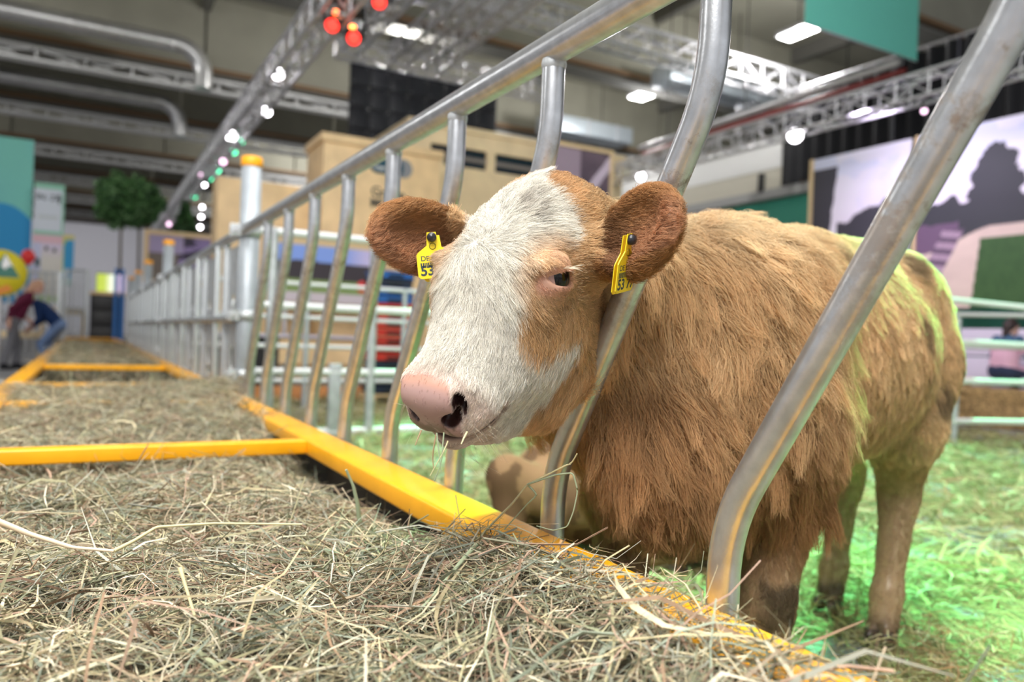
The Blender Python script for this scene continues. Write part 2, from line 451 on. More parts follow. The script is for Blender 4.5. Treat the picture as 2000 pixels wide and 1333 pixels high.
def stained_steel():
    M = mat('galvanised_steel_stained', (0.56, 0.58, 0.61), 0.33, 0.85, noise=0.10, nscale=35, bump=0.03, bscale=220)
    nt = M.node_tree; P = nt.nodes['Principled BSDF']; src = P.inputs['Base Color'].links[0].from_socket
    tc = nt.nodes.new('ShaderNodeTexCoord'); sx = nt.nodes.new('ShaderNodeSeparateXYZ'); nt.links.new(tc.outputs['Object'], sx.inputs[0])
    r = nt.nodes.new('ShaderNodeValToRGB'); e = r.color_ramp.elements
    e[0].position = .62; e[0].color = (0, 0, 0, 1); e[1].position = .78; e[1].color = (1, 1, 1, 1)
    k = r.color_ramp.elements.new(.86); k.color = (.8, .8, .8, 1); k = r.color_ramp.elements.new(.95); k.color = (0, 0, 0, 1)
    mz = nt.nodes.new('ShaderNodeMath'); mz.operation = 'DIVIDE'; mz.inputs[1].default_value = 1.35; nt.links.new(sx.outputs['Z'], mz.inputs[0]); nt.links.new(mz.outputs[0], r.inputs['Fac'])
    nz = nt.nodes.new('ShaderNodeTexNoise'); nz.inputs['Scale'].default_value = 16; nz.inputs['Detail'].default_value = 8; nz.inputs['Roughness'].default_value = .7
    nt.links.new(tc.outputs['Object'], nz.inputs['Vector'])
    r2 = nt.nodes.new('ShaderNodeValToRGB'); r2.color_ramp.elements[0].position = .50; r2.color_ramp.elements[1].position = .58; nt.links.new(nz.outputs['Fac'], r2.inputs['Fac'])
    mm = nt.nodes.new('ShaderNodeMath'); mm.operation = 'MULTIPLY'; nt.links.new(r.outputs['Color'], mm.inputs[0]); nt.links.new(r2.outputs['Color'], mm.inputs[1])
    m2 = nt.nodes.new('ShaderNodeMath'); m2.operation = 'MULTIPLY'; m2.inputs[1].default_value = .8; nt.links.new(mm.outputs[0], m2.inputs[0])
    mx = nt.nodes.new('ShaderNodeMixRGB'); nt.links.new(m2.outputs[0], mx.inputs['Fac']); nt.links.new(src, mx.inputs['Color1']); mx.inputs['Color2'].default_value = (.17, .105, .05, 1)
    nt.links.new(mx.outputs['Color'], P.inputs['Base Color'])
    iv = nt.nodes.new('ShaderNodeMapRange'); iv.inputs['To Min'].default_value = .85; iv.inputs['To Max'].default_value = 0.1; nt.links.new(m2.outputs[0], iv.inputs['Value']); nt.links.new(iv.outputs['Result'], P.inputs['Metallic'])
    return M
M_STAIN = stained_steel()
bm_ = bar_mesh()
weld = MB().lathe((0, 0, ZR - RR - .004), [(0.0220, -.006), (0.0235, -.002), (0.0240, .004), (0.0225, .012)], 20).mesh('weld_bead', M_GALVD)
for yb in BARS:
    o = link_mesh('slanted_bar', bm_, fence, (fo[0] + XF, fo[1] + yb, 0))
    link_mesh('weld_bead', weld, o)
M_CLAMP = M_GALVD
M_POST = mat('post_blue_grey', (0.40, 0.44, 0.48), 0.5, 0.4, noise=0.08, nscale=12)
def fence_post(y, label, ztop=1.84):
    t = thing('fence_post', label, 'post', (XF + .038, y, 0))
    MB().lathe((0, 0, 0), [(0.0, 0), (0.055, 0), (0.055, ztop - .05), (0, ztop - .05)], 28).build('tube', M_POST, t)
    MB().lathe((0, 0, 0), [(0.0565, ztop - .055), (0.0595, ztop - .05), (0.0595, ztop - .01), (0.053, ztop), (0, ztop)], 28).build('end_cap', M_ORA, t)
    for z in (ZR, 0.95, 0.62):
        c = MB().lathe((0, 0, z), [(0.0558, -.028), (0.062, -.028), (0.062, .028), (0.0558, .028)], 28)
        c.box((-0.10, -0.05, z - .028), (-0.05, -.036, z + .028)); c.box((-0.10, 0.036, z - .028), (-0.05, .05, z + .028))
        k = c.build('clamp', M_CLAMP, t)
        MB().tube([(-.085, -.075, z), (-.085, .075, z)], 0.009, 8).build('bolt', M_ALU, k)
    return t
POSTY = [4.50, 9.38, 12.5, 15.0, 17.0]
pl = ['thick galvanised post with orange cap at the end of the slanted-bar fence', 'galvanised post with orange cap at the far end of the perforated head gate',
      'galvanised orange-capped post between the second and third head gates', 'slim looking galvanised orange-capped post beyond the third head gate', 'farthest galvanised orange-capped post of the feed line']
for y, l in zip(POSTY, pl): fence_post(y, l)
# ---- self locking head gates beyond the post
def plate_with_holes(w, z0, z1, holes, x, th=0.006):
    """flat upright in the fence plane with round holes cut through it"""
    bm = bmesh.new(); n = 20
    outer = [bm.verts.new((0, y_, z_)) for y_, z_ in ((-w/2, z0), (w/2, z0), (w/2, z1), (-w/2, z1))]
    edges = [bm.edges.new((outer[i], outer[(i+1) % 4])) for i in range(4)]
    for (cy, cz, ry, rz) in holes:
        vs_ = [bm.verts.new((0, cy + ry*math.cos(2*math.pi*k/n), cz + rz*math.sin(2*math.pi*k/n))) for k in range(n)]
        edges += [bm.edges.new((vs_[i], vs_[(i+1) % n])) for i in range(n)]
    bmesh.ops.triangle_fill(bm, use_beauty=True, use_dissolve=False, edges=edges)
    r_ = bmesh.ops.extrude_face_region(bm, geom=bm.faces[:])
    for v in r_['geom']:
        if isinstance(v, bmesh.types.BMVert): v.co.x += th
    for v in bm.verts: v.co.x += x
    bmesh.ops.recalc_face_normals(bm, faces=bm.faces[:])
    mb = MB(); mb.bm(bm); return mb
def head_gate(y0, y1, label, n):
    t = thing('head_gate', label, 'gate', (XF, (y0 + y1) / 2, 0)); yc = (y0 + y1) / 2
    MB().tube([(0, y0 - yc + .06, ZR), (0, y1 - yc - .06, ZR)], RR, 14).build('top_rail', M_GALV, t)
    MB().tube([(-.02, y0 - yc + .06, 0.93), (-.02, y1 - yc - .06, 0.93)], 0.022, 12).build('middle_rail', M_GALV, t)
    MB().tube([(0, y0 - yc + .06, 0.50), (0, y1 - yc - .06, 0.50)], RR, 12).build('bottom_rail', M_GALV, t)
    sp = (y1 - y0) / n
    pm = plate_with_holes(sp * .50, 0.50, 1.36, [(0.0, .70, .05, .09), (0.02, 1.04, .045, .045), (-.03, 0.58, .06, .04)], 0.012).mesh('perforated_plate', M_GALVD)
    um = MB().box((-.035, -.035, .45), (.0, .035, 1.40), .006).mesh('upright', M_GALVD)
    for k in range(n):
        yk = y0 - yc + sp * (k + .5)
        link_mesh('perforated_plate', pm, t, (0, yk - sp * .2, 0))
        link_mesh('upright', um, t, (0, yk + sp * .28, 0))
        link_mesh('upright', um, t, (0.02, yk + sp * .05, 0))
    return t
head_gate(4.5, 9.38, 'galvanised self-locking head gate with perforated plates past the thick capped post', 5)
head_gate(9.38, 12.5, 'second galvanised head gate between the two middle capped posts', 3)
head_gate(12.5, 17.0, 'farthest galvanised head gate near the black cabinet', 5)
# ================================================================== the calf
# ---- small signed-distance modeller: one continuous skin for the whole animal
def _len(q): return np.sqrt(q[0]**2 + q[1]**2 + q[2]**2)
def sd_cone(P, a, b, ra, rb):
    a = np.array(a, float); b = np.array(b, float); ab = b - a
    d = [P[i] - a[i] for i in range(3)]
    t = np.clip((d[0]*ab[0] + d[1]*ab[1] + d[2]*ab[2]) / (ab @ ab), 0, 1)
    return _len([d[i] - t * ab[i] for i in range(3)]) - (ra + (rb - ra) * t)
def sd_ell(P, c, r, Rm):
    d = [P[i] - c[i] for i in range(3)]
    q = [(d[0]*Rm[0][k] + d[1]*Rm[1][k] + d[2]*Rm[2][k]) / r[k] for k in range(3)]
    k0 = _len(q); k1 = _len([q[i] / r[i] for i in range(3)]) + 1e-9
    return k0 * (k0 - 1) / k1
class SDF:
    def __init__(s): s.ops = []
    def cone(s, a, b, ra, rb, k=.04): s.ops.append(('cone', np.array(a, float), np.array(b, float), ra, rb, k, 1)); return s
    def ell(s, c, r, Rm=None, k=.04, sign=1): s.ops.append(('ell', np.array(c, float), np.array(r, float), np.eye(3) if Rm is None else np.array(Rm), None, k, sign)); return s
    def grid(s, lo, hi, h):
        lo = np.array(lo); n = np.ceil((np.array(hi) - lo) / h).astype(int) + 1
        ax = [lo[i] + np.arange(n[i]) * h for i in range(3)]
        f = np.full(n, 1.0, np.float32)
        for op in s.ops:
            if op[0] == 'cone':
                m_ = max(op[3], op[4]) + op[5] * 1.2 + 3*h
                b0 = np.minimum(op[1], op[2]) - m_; b1 = np.maximum(op[1], op[2]) + m_
            else:
                ext = np.sqrt(((op[3] * op[2][None]) ** 2).sum(1)) + op[5] * 1.2 + 3*h
                b0 = op[1] - ext; b1 = op[1] + ext
            i0 = np.clip(np.floor((b0 - lo) / h).astype(int), 0, n); i1 = np.clip(np.ceil((b1 - lo) / h).astype(int) + 1, 0, n)
            if np.any(i1 <= i0): continue
            sl = tuple(slice(i0[k], i1[k]) for k in range(3))
            P = [ax[0][sl[0]][:, None, None], ax[1][sl[1]][None, :, None], ax[2][sl[2]][None, None, :]]
            d = sd_cone(P, op[1], op[2], op[3], op[4]) if op[0] == 'cone' else sd_ell(P, op[1], op[2], op[3])
            g = f[sl]; k = op[5]
            if op[6] > 0:
                hh = np.clip(.5 + .5 * (d - g) / k, 0, 1); f[sl] = d * (1-hh) + g * hh - k * hh * (1-hh)
            else:
                d = -d; hh = np.clip(.5 - .5 * (d - g) / k, 0, 1); f[sl] = d * (1-hh) + g * hh + k * hh * (1-hh)
        return f, lo, h
def surface_nets(f, lo, h):
    ins = f < 0
    n = np.array(f.shape)
    cnt = np.zeros(n - 1, np.int8)
    for dx in (0, 1):
        for dy in (0, 1):
            for dz in (0, 1):
                cnt += ins[dx:n[0]-1+dx, dy:n[1]-1+dy, dz:n[2]-1+dz]
    act = (cnt > 0) & (cnt < 8)
    ci = np.argwhere(act)
    idm = np.full(n - 1, -1, np.int64); idm[act] = np.arange(len(ci))
    acc = np.zeros((len(ci), 3)); w = np.zeros(len(ci))
    cor = [(a, b, c) for a in (0, 1) for b in (0, 1) for c in (0, 1)]
    val = {c: f[ci[:, 0]+c[0], ci[:, 1]+c[1], ci[:, 2]+c[2]].astype(float) for c in cor}
    for a in cor:
        for k in range(3):
            if a[k] == 0:
                b = list(a); b[k] = 1; b = tuple(b)
                va, vb = val[a], val[b]; x = (va < 0) != (vb < 0)
                t = np.where(x, va / np.where(x, va - vb, 1), 0)
                p = np.array(a, float)[None] + np.eye(3)[k][None] * t[:, None]
                acc += p * x[:, None]; w += x
    V = lo + (ci + acc / w[:, None]) * h
    F = []
    for k in range(3):
        sl0 = [slice(1, -1)] * 3; sl0[k] = slice(0, -1)
        sl1 = list(sl0); sl1[k] = slice(1, None)
        a = ins[tuple(sl0)]; b = ins[tuple(sl1)]
        for flag in (True, False):
            e = np.argwhere((a != b) & (a == flag))
            off = np.ones(3, int); off[k] = 0
            e = e + off
            u, v = (k + 1) % 3, (k + 2) % 3
            def cell(du, dv):
                q = e.copy(); q[:, u] -= du; q[:, v] -= dv
                return idm[q[:, 0], q[:, 1], q[:, 2]]
            qd = np.stack([cell(0, 0), cell(1, 0), cell(1, 1), cell(0, 1)], 1)
            if not flag: qd = qd[:, ::-1]
            F.append(qd)
    F = np.concatenate(F)
    F = F[(F >= 0).all(1)]
    return V, F

# ---- frames
BA = math.radians(20.7)
B0 = np.array([1.14, 1.20])
bB = np.array([math.cos(BA), math.sin(BA)]); bL = np.array([math.sin(BA), -math.cos(BA)])
def BW(b, l, z): q = B0 + bB * b + bL * l; return np.array([q[0], q[1], z])
RB = np.array([[bB[0], bL[0], 0], [bB[1], bL[1], 0], [0, 0, 1]])
HS = np.array([0.99, 0.84, 1.06])
HO = np.array([0.592, 1.045, 1.105])
hL = np.array([0.49, -0.866, -0.095]); hF = np.array([-0.566, -0.233, -0.79])
hL /= np.linalg.norm(hL); hF = hF - hL * (hF @ hL); hF /= np.linalg.norm(hF); hN = np.cross(hL, hF)
if hN[2] < 0: hN = -hN
HR = np.stack([hL, hF, hN], 1)
def HW(x, y, z): return HO + HR @ (np.array([x, y, z]) * HS)
def to_head(P): return ((P - HO) @ HR) / HS
def to_body(P): return np.stack([(P[:, :2] - B0) @ bB, (P[:, :2] - B0) @ bL, P[:, 2]], 1)

S = SDF()
def bell(b, l, z, r, k=.09): S.ell(BW(b, l, z), r, RB, k)
def bcone(p, q, ra, rb, k=.05): S.cone(BW(*p), BW(*q), ra, rb, k)
# trunk
bell(0.55, 0, .845, (.58, .235, .285)); bell(.12, 0, .83, (.34, .195, .31)); bell(.85, 0, .87, (.42, .245, .285))
bell(1.12, 0, .97, (.30, .20, .215))
bcone((-.05, 0, .995), (.45, 0, 1.05), .10, .11, .08); bcone((.45, 0, 1.05), (1.1, 0, 1.115), .11, .10, .08)
for s_ in (1, -1):
    bcone((.98, .13*s_, 1.09), (1.28, .09*s_, 1.06), .075, .07, .07)
    bell(1.18, .115*s_, .85, (.19, .115, .27), .07)
    bell(.02, .13*s_, .83, (.17, .085, .25), .08)
bell(-.13, 0, .66, (.19, .115, .17), .09)
bell(-.02, 0, .56, (.20, .11, .11), .08)
# neck
NU = np.array([.82, 1.17, 1.00]); NLo = np.array([.82, 1.225, .86])
S.cone(BW(.08, 0, .93), NU, .165, .105, .09); S.cone(NU, HW(0, -.01, -.10), .105, .085, .07)
S.cone(BW(.0, 0, .80), NLo, .19, .115, .09); S.cone(NLo, HW(0, .10, -.20), .115, .085, .06)
S.cone(BW(-.16, 0, .68), NLo + np.array([0, .02, -.06]), .12, .085, .08)
# front legs
def front_leg(b, l, hb):
    bcone((.04 + b*.4, l, .74), (.07 + b, l, .58), .105, .078, .07)
    bcone((.07 + b, l, .58), (.03 + b, l, .395), .078, .052, .04)
    bcone((.03 + b, l, .395), (.028 + b, l, .355), .053, .050, .02)
    bcone((.03 + b, l, .36), (.04 + b + hb, l, .15), .044, .036, .03)
    bcone((.04 + b + hb, l, .15), (.0 + b + hb, l, .07), .041, .040, .03)
    for e in (.021, -.021): S.ell(BW(-.015 + b + hb, l + e, .035), (.052, .021, .042), RB, .006)
front_leg(.0, .13, 0); front_leg(-.15, -.125, 0)
# hind legs
def hind_leg(hoof, hock, l):
    bcone((1.14, l*1.05, .84), (1.0 + (hoof-.96)*.6, l*1.2, .66), .14, .105, .06)
    bcone((1.0 + (hoof-.96)*.6, l*1.2, .66), (hock, l, .455), .10, .058, .06)
    bcone((hock + .02, l, .47), (hock, l, .40), .050, .050, .03)
    bcone((hock - .005, l, .42), (hoof + .045, l, .15), .050, .038, .03)
    bcone((hoof + .045, l, .15), (hoof + .01, l, .07), .043, .042, .03)
    for e in (.022, -.022): S.ell(BW(hoof - .01, l + e, .035), (.054, .0215, .042), RB, .006)
hind_leg(.96, 1.10, .115); hind_leg(1.14, 1.27, -.095)
# tail
bcone((1.34, 0, 1.09), (1.415, 0, .98), .045, .035, .04); bcone((1.415, 0, .98), (1.43, 0, .58), .033, .028, .03); bcone((1.43, 0, .58), (1.43, 0, .42), .045, .03, .03)
# head
def hell(x, y, z, r, k=.035, sign=1, R2=None):
    Rm = HR if R2 is None else HR @ R2
    S.ell(HW(x, y, z), np.array(r) * HS, Rm, k, sign)
def hcone(p, q, ra, rb, k=.03): S.cone(HW(*p), HW(*q), ra, rb, k)
def rotx(a): c, s = math.cos(a), math.sin(a); return np.array([[1, 0, 0], [0, c, -s], [0, s, c]])
def rotz(a): c, s = math.cos(a), math.sin(a); return np.array([[c, -s, 0], [s, c, 0], [0, 0, 1]])
def roty(a): c, s = math.cos(a), math.sin(a); return np.array([[c, 0, s], [0, 1, 0], [-s, 0, c]])
hell(0, .045, -.092, (.114, .092, .090))
hell(0, .140, -.076, (.106, .135, .088))
for s_ in (1, -1):
    hell(s_*.070, .175, -.052, (.038, .055, .032), .03)
    hell(s_*.052, .150, -.175, (.048, .140, .100), .045)
    hell(s_*.056, .240, -.130, (.034, .11, .055), .045)
hcone((0, .20, -.082), (0, .375, -.066), .075, .049, .05)
for s_ in (1, -1): hcone((s_*.028, .24, -.12), (s_*.025, .39, -.100), .055, .044, .04)
for s_ in (1, -1):
    hcone((s_*.018, .385, -.158), (s_*.028, .27, -.228), .034, .048, .03)
    hcone((s_*.028, .27, -.228), (s_*.034, .13, -.255), .048, .062, .03)
hcone((0, .02, -.24), (0, .16, -.245), .07, .06, .04)
hell(0, -.035, -.105, (.095, .09, .080), .05)
hell(.004, .398, -.076, (.052, .056, .055), .03)
hell(.004, .428, -.056, (.044, .034, .034), .02)
for s_ in (1, -1):
    hell(s_*.029 + .004, .402, -.092, (.036, .060, .028), .02)
    hell(s_*.035 + .003, .418, -.052, (.021, .034, .026), .015)
hell(.006, .408, -.128, (.042, .060, .024), .010)
# mouth line
CUT0 = len(S.ops)
hell(.004, .44, -.1115, (.085, .098, .0052), .005, -1, rotx(.06))
# nostrils: a comma each
for s_ in (1, -1):
    hell(s_*.036 + .003, .456, -.066, (.017, .034, .0115), .004, -1, rotz(-s_*.35) @ roty(-s_*.55))
    hell(s_*.051 + .003, .438, -.049, (.008, .030, .017), .004, -1, rotz(-s_*.3))
CUT1 = len(S.ops)
# eyes: lid ball with an almond cut
EYE = {s_: np.array([s_*.0880, .158, -.044]) for s_ in (1, -1)}
ER = .0315
for s_ in (1, -1):
    e = EYE[s_]
    hell(*e, (.0350, .046, .034), .010)
    hell(e[0] - s_*.002, e[1] - .010, e[2] + .020, (.027, .042, .009), .012, 1, rotx(.66))   # brow fold
    A = rotx(.72)
    hell(e[0] + s_*.032, e[1] - .004, e[2] - .003, (.024, .0430, .0098), .0025, -1, A)
    hell(e[0] + s_*.030, e[1] + .018, e[2] + .016, (.016, .030, .0042), .0025, -1, A)
# ears: cupped leaves, opening forward
def ear(base, tip, wdir, length, width, curl):
    base = np.array(base); ax = np.array(tip) - base; ax /= np.linalg.norm(ax)
    w = np.array(wdir, float); w = w - ax * (w @ ax); w /= np.linalg.norm(w)
    n = np.cross(ax, w)
    if n @ (_O - base) < 0: n = -n           # opening looks to the front
    R2 = np.stack([ax, w, n], 1)
    c = base + ax * length * .56
    S.cone(base - ax * .03, base + ax * .045, .034, .038, .03)
    S.ell(c - n * .004, (length * .52, width * .5, .034), R2, .022)
    S.ell(c + n * .026 + ax * .004, (length * .445, width * .40, .034), R2, .010, -1)
    S.ell(base + ax * .055 + n * .016 + w * .005, (.035, .020, .022), R2, .012, -1)
    return R2
EARL_B = HW(.122, .052, -.090); EARL_T = atD(1303, 410, 1.08)
EARR_B = HW(-.118, .050, -.085); EARR_T = atD(715, 440, 1.17)
REL = ear(EARL_B, EARL_T, (-.25, .2, -1), .150, .135, 0)
RER = ear(EARR_B, EARR_T, (0, 0, -1), .178, .112, 0)

# two resolutions of the same field: fine head, coarser body, meeting inside the neck coat
def clip_mesh(V, F, keep):
    k = keep(V)
    Fk = F[k[F].all(1)]
    used = np.unique(Fk); mp = np.full(len(V), -1); mp[used] = np.arange(len(used))
    return V[used], mp[Fk]
def seam(P):    # >0 on the head side
    return (P - HW(0, -.02, -.14)) @ (np.array([-0.93, -0.33, -.12]))
fh = S.grid(np.array([.20, .62, .60]), np.array([.95, 1.40, 1.25]), .0030)
Vh, Fh = surface_nets(*fh)
Vh, Fh = clip_mesh(Vh, Fh, lambda P: (seam(P) > -.115) & (P[:, 2] > .62))
fb = S.grid(np.array([.45, .72, -.02]), np.array([2.72, 2.10, 1.28]), .0085)
Vb, Fb = surface_nets(*fb)
Vb, Fb = clip_mesh(Vb, Fb, lambda P: (seam(P) < -.10) | (P[:, 2] < .64))
CV = np.concatenate([Vh, Vb]); CF = np.concatenate([Fh, Fb + len(Vh)])
del fh, fb
CV[:, 2] = np.maximum(CV[:, 2], 0.004)
# light smoothing away of the voxel steps
def smooth_mesh(V, F, it):
    e = np.concatenate([F[:, [0, 1]], F[:, [1, 2]], F[:, [2, 3]], F[:, [3, 0]]])
    e = np.concatenate([e, e[:, ::-1]])
    deg = np.bincount(e[:, 0], minlength=len(V)).astype(float)
    for _ in range(it):
        acc = np.stack([np.bincount(e[:, 0], V[e[:, 1], k], len(V)) for k in range(3)], 1)
        V = V * .5 + .5 * acc / deg[:, None]
    return V
CV = smooth_mesh(CV, CF, 2)
def vert_normals(V, F):
    n = np.cross(V[F[:, 2]] - V[F[:, 0]], V[F[:, 3]] - V[F[:, 1]])
    N = np.zeros_like(V)
    for k in range(4):
        for a in range(3): N[:, a] += np.bincount(F[:, k], n[:, a], len(V))
    return N / (np.linalg.norm(N, axis=1, keepdims=True) + 1e-12), np.linalg.norm(n, axis=1) * .5
CN, CA = vert_normals(CV, CF)
# ---- coat: colour, length and lie of the hair over the skin
TAN = np.array([.75, .51, .275]); DEEP = np.array([.44, .215, .085]); CREAM = np.array([.82, .66, .42])
WHITE = np.array([.83, .80, .72]); PINK = np.array([.74, .42, .36]); DIRT = np.array([.085, .060, .035]); PALE = np.array([.76, .55, .32])
def lerp(a, b, t): return a + (b - a) * t[:, None]
def in_poly(px, py, poly):
    r = np.zeros(len(px), bool); n = len(poly)
    for i in range(n):
        x0, y0 = poly[i]; x1, y1 = poly[(i + 1) % n]
        c = ((y0 > py) != (y1 > py)) & (px < (x1 - x0) * (py - y0) / ((y1 - y0) + 1e-12) + x0)
        r ^= c
    return r
BLAZE = [(-.8, -.09), (.05, -.09), (.25, -.03), (.454, -.014), (.717, .011), (.941, .039), (1.037, .065), (.963, .09), (.838, .116), (.70, .15), (.69, .19), (.717, .219),
         (.768, .241), (.877, .270), (1.218, .275), (1.486, .267), (1.667, .224), (2.005, .170), (2.138, .198), (2.208, .228), (2.336, .2675), (2.395, .307), (2.489, .334), (3.2, .38), (3.2, .6), (-.8, .6)]
def n3(P, sc, seed):
    return (vnoise(P[:, 0]*sc + P[:, 2]*sc*.7, P[:, 1]*sc - P[:, 2]*sc*.6, seed) + vnoise(P[:, 2]*sc + 3, P[:, 0]*sc - P[:, 1]*sc, seed + 5)) * .5
H = to_head(CV); Bd = to_body(CV)
sm = seam(CV)
headw = sstep(-.06, .02, sm)                      # 1 on the head, 0 on the body
isear = (np.abs(H[:, 0]) > .128) & (H[:, 1] < .24) & (sm > -.05) & (H[:, 2] > -.20)
def ear_local(P, base, R2): return (P - base) @ R2
eL = ear_local(CV, EARL_B, REL); eR = ear_local(CV, EARR_B, RER)
phi = np.arctan2(np.abs(H[:, 0]), H[:, 2] + .11)
phb = np.where((H[:, 0] < 0) & (H[:, 1] < .12), phi * .55, phi)
jit = (n3(CV, 70, 3) - .5) * .05
white = in_poly(phb + jit * 2.4, H[:, 1] + jit * .6, BLAZE) & (sm > -.02) & ~isear & ~((np.abs(H[:, 0]) > .104) & (H[:, 1] < .10))
wf = white.astype(float)
_e = np.concatenate([CF[:, [0, 1]], CF[:, [1, 2]], CF[:, [2, 3]], CF[:, [3, 0]]]); _e = np.concatenate([_e, _e[:, ::-1]])
_dg = np.bincount(_e[:, 0], minlength=len(CV)).astype(float)
def blur(a, it):
    for _ in range(it): a = .5 * a + .5 * np.bincount(_e[:, 0], a[_e[:, 1]], len(CV)) / _dg
    return a
wf = blur(wf, 3)
# body colours
cN = CN
COLR = np.tile(TAN, (len(CV), 1))
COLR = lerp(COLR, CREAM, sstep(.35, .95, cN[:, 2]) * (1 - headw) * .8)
COLR = lerp(COLR, PALE, sstep(.3, .8, Bd[:, 0]) * .5 * (1 - headw))
front = (1 - sstep(.05, .30, Bd[:, 0])) * (1 - headw)
COLR = lerp(COLR, DEEP, front * (1 - sstep(.56, .92, Bd[:, 2] + .1 * (n3(CV, 9, 8) - .5))) * .85)
COLR = lerp(COLR, DEEP, (n3(CV, 11, 9) > .6) * .25 * (1 - headw))
leg = 1 - sstep(.40, .56, Bd[:, 2])
COLR = lerp(COLR, np.array([.52, .36, .21]), leg * (1 - headw) * .8)
COLR = lerp(COLR, np.array([.20, .13, .08]), (1 - sstep(.05, .13, Bd[:, 2])) * .8)
hoof = (Bd[:, 2] < .062) 
COLR[hoof] = (.055, .035, .028)
# dried dirt on knees, thighs and hips
def dirt(b, l, z, r, k=1.0, seed=1):
    d = np.sqrt((Bd[:, 0]-b)**2 + (Bd[:, 1]-l)**2 + (Bd[:, 2]-z)**2)
    return np.clip((1 - sstep(r * .55, r, d + (n3(CV, 28, seed) - .5) * r * 1.1)) * k, 0, 1)
DIRTM = np.zeros(len(CV))
for a in ((.02, .16, .37, .062, 1, 1), (1.02, .235, .74, .085, .9, 3), (1.12, .225, .66, .09, .95, 4), (1.2, .2, .80, .10, .8, 5), (1.16, .2, .58, .07, .9, 51),
          (.92, .16, 1.12, .06, .8, 6), (1.05, .15, 1.12, .06, .7, 7), (.42, .14, 1.10, .06, .55, 8), (.74, .235, .93, .05, .7, 9), (.78, .245, .83, .045, .6, 10),
          (.10, .20, .70, .06, .55, 11), (1.10, .12, .12, .06, .6, 12), (1.14, -.09, .08, .05, .9, 13), (.96, .11, .05, .05, .6, 14)):
    DIRTM = np.maximum(DIRTM, dirt(*a))
COLR = lerp(COLR, DIRT, DIRTM * .85)
# head colours
hcol = lerp(np.tile(TAN * .95, (len(CV), 1)), WHITE, wf)
hcol = lerp(hcol, DEEP * 1.1, (1 - wf) * sstep(1.0, .2, phi) * sstep(.10, -.02, H[:, 1]) * .5)   # darker crown
side = (1 - wf) * sstep(.20, .30, H[:, 1]) * (phi < 2.0)
hcol = lerp(hcol, np.array([.46, .25, .10]), side * .7)
dE = {s_: np.linalg.norm((H - EYE[s_]) * np.array([1, .8, 1.15]), axis=1) for s_ in (1, -1)}
de = np.minimum(dE[1], dE[-1])
for s_ in (1, -1):
    a_ = EYE[s_] + np.array([s_*.026, .004, .004]); b_ = EYE[s_] + np.array([s_*.020, .040, .026]); ab_ = b_ - a_
    tt = np.clip((H - a_) @ ab_ / (ab_ @ ab_), 0, 1); de = np.minimum(de, np.linalg.norm(H - a_ - tt[:, None]*ab_, axis=1) + .018)
hcol = lerp(hcol, np.array([.72, .50, .30]), (1 - sstep(.045, .08, de)) * .8)
hcol = lerp(hcol, np.array([.66, .38, .28]), 1 - sstep(.030, .046, de))
nose = sstep(.408, .424, H[:, 1] + .25 * (H[:, 2] + .03) - .05 * sstep(.035, .06, np.abs(H[:, 0]))) * (H[:, 2] > -.106) * sstep(.066, .052, np.abs(H[:, 0]))
hcol = lerp(hcol, np.array([.80, .60, .52]), sstep(.36, .42, H[:, 1]) * .55)
hcol = lerp(hcol, np.array([.53, .335, .315]), nose * .95)
hcol = lerp(hcol, np.array([.58, .30, .20]), nose * sstep(.445, .425, H[:, 1]) * .7)
hcol = lerp(hcol, np.array([.22, .12, .09]), nose * (n3(CV, 300, 71) > .80) * .5)
fd = (1 - sstep(.018, .045, np.linalg.norm((H - np.array([.030, .035, .0])) * np.array([1, .8, .5]), axis=1))) * (n3(CV, 75, 44) > .47) * headw
hcol = lerp(hcol, np.array([.36, .31, .25]), fd * .6)
lipdirt = nose * (n3(CV, 90, 21) > .42) * sstep(-.064, -.088, H[:, 2])
hcol = lerp(hcol, np.array([.16, .10, .05]), lipdirt * .8)
lips = (H[:, 1] > .36) * (1 - sstep(.006, .014, np.abs(H[:, 2] + .1115)))
hcol = lerp(hcol, np.array([.35, .20, .14]), lips * .7)
ecol = np.tile(np.array([.50, .27, .115]), (len(CV), 1))
for el in (eL, eR):
    cup = isear & (el[:, 2] > -.012) & (el[:, 2] < .03) & (np.abs(el[:, 1]) < .055) & (el[:, 0] > .02) 
    cupn = cup.astype(float)
    ecol = lerp(ecol, np.array([.60, .33, .20]), cupn * .75 * sstep(-.03, .03, el[:, 1] + .015))
    ecol = lerp(ecol, np.array([.20, .095, .04]), cupn * (1 - sstep(.03, .085, el[:, 0])) * .75)
hcol = np.where(isear[:, None], ecol, hcol)
COLR = COLR * (1 - headw[:, None]) + hcol * headw[:, None]
COLR = np.clip(COLR, 0, 1)

cutin = np.zeros(len(CV))
for i_, op in enumerate(S.ops[CUT0:CUT1]):
    d_ = CV - op[1]; k0 = np.linalg.norm((d_ @ op[3]) / op[2], axis=1)
    cutin = np.maximum(cutin, (1 - sstep(1.0, 1.13 if i_ else 1.4, k0)) * (1.0 if i_ else .8))
COLR = lerp(COLR, np.array([.045, .016, .014]), cutin)
M_SKIN = attr_mat('calf_skin', .38, .5)
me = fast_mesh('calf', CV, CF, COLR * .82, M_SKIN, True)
calf = link_mesh('calf', me)
tag(calf, 'tan and white young calf reaching its head through the feed fence', 'calf')

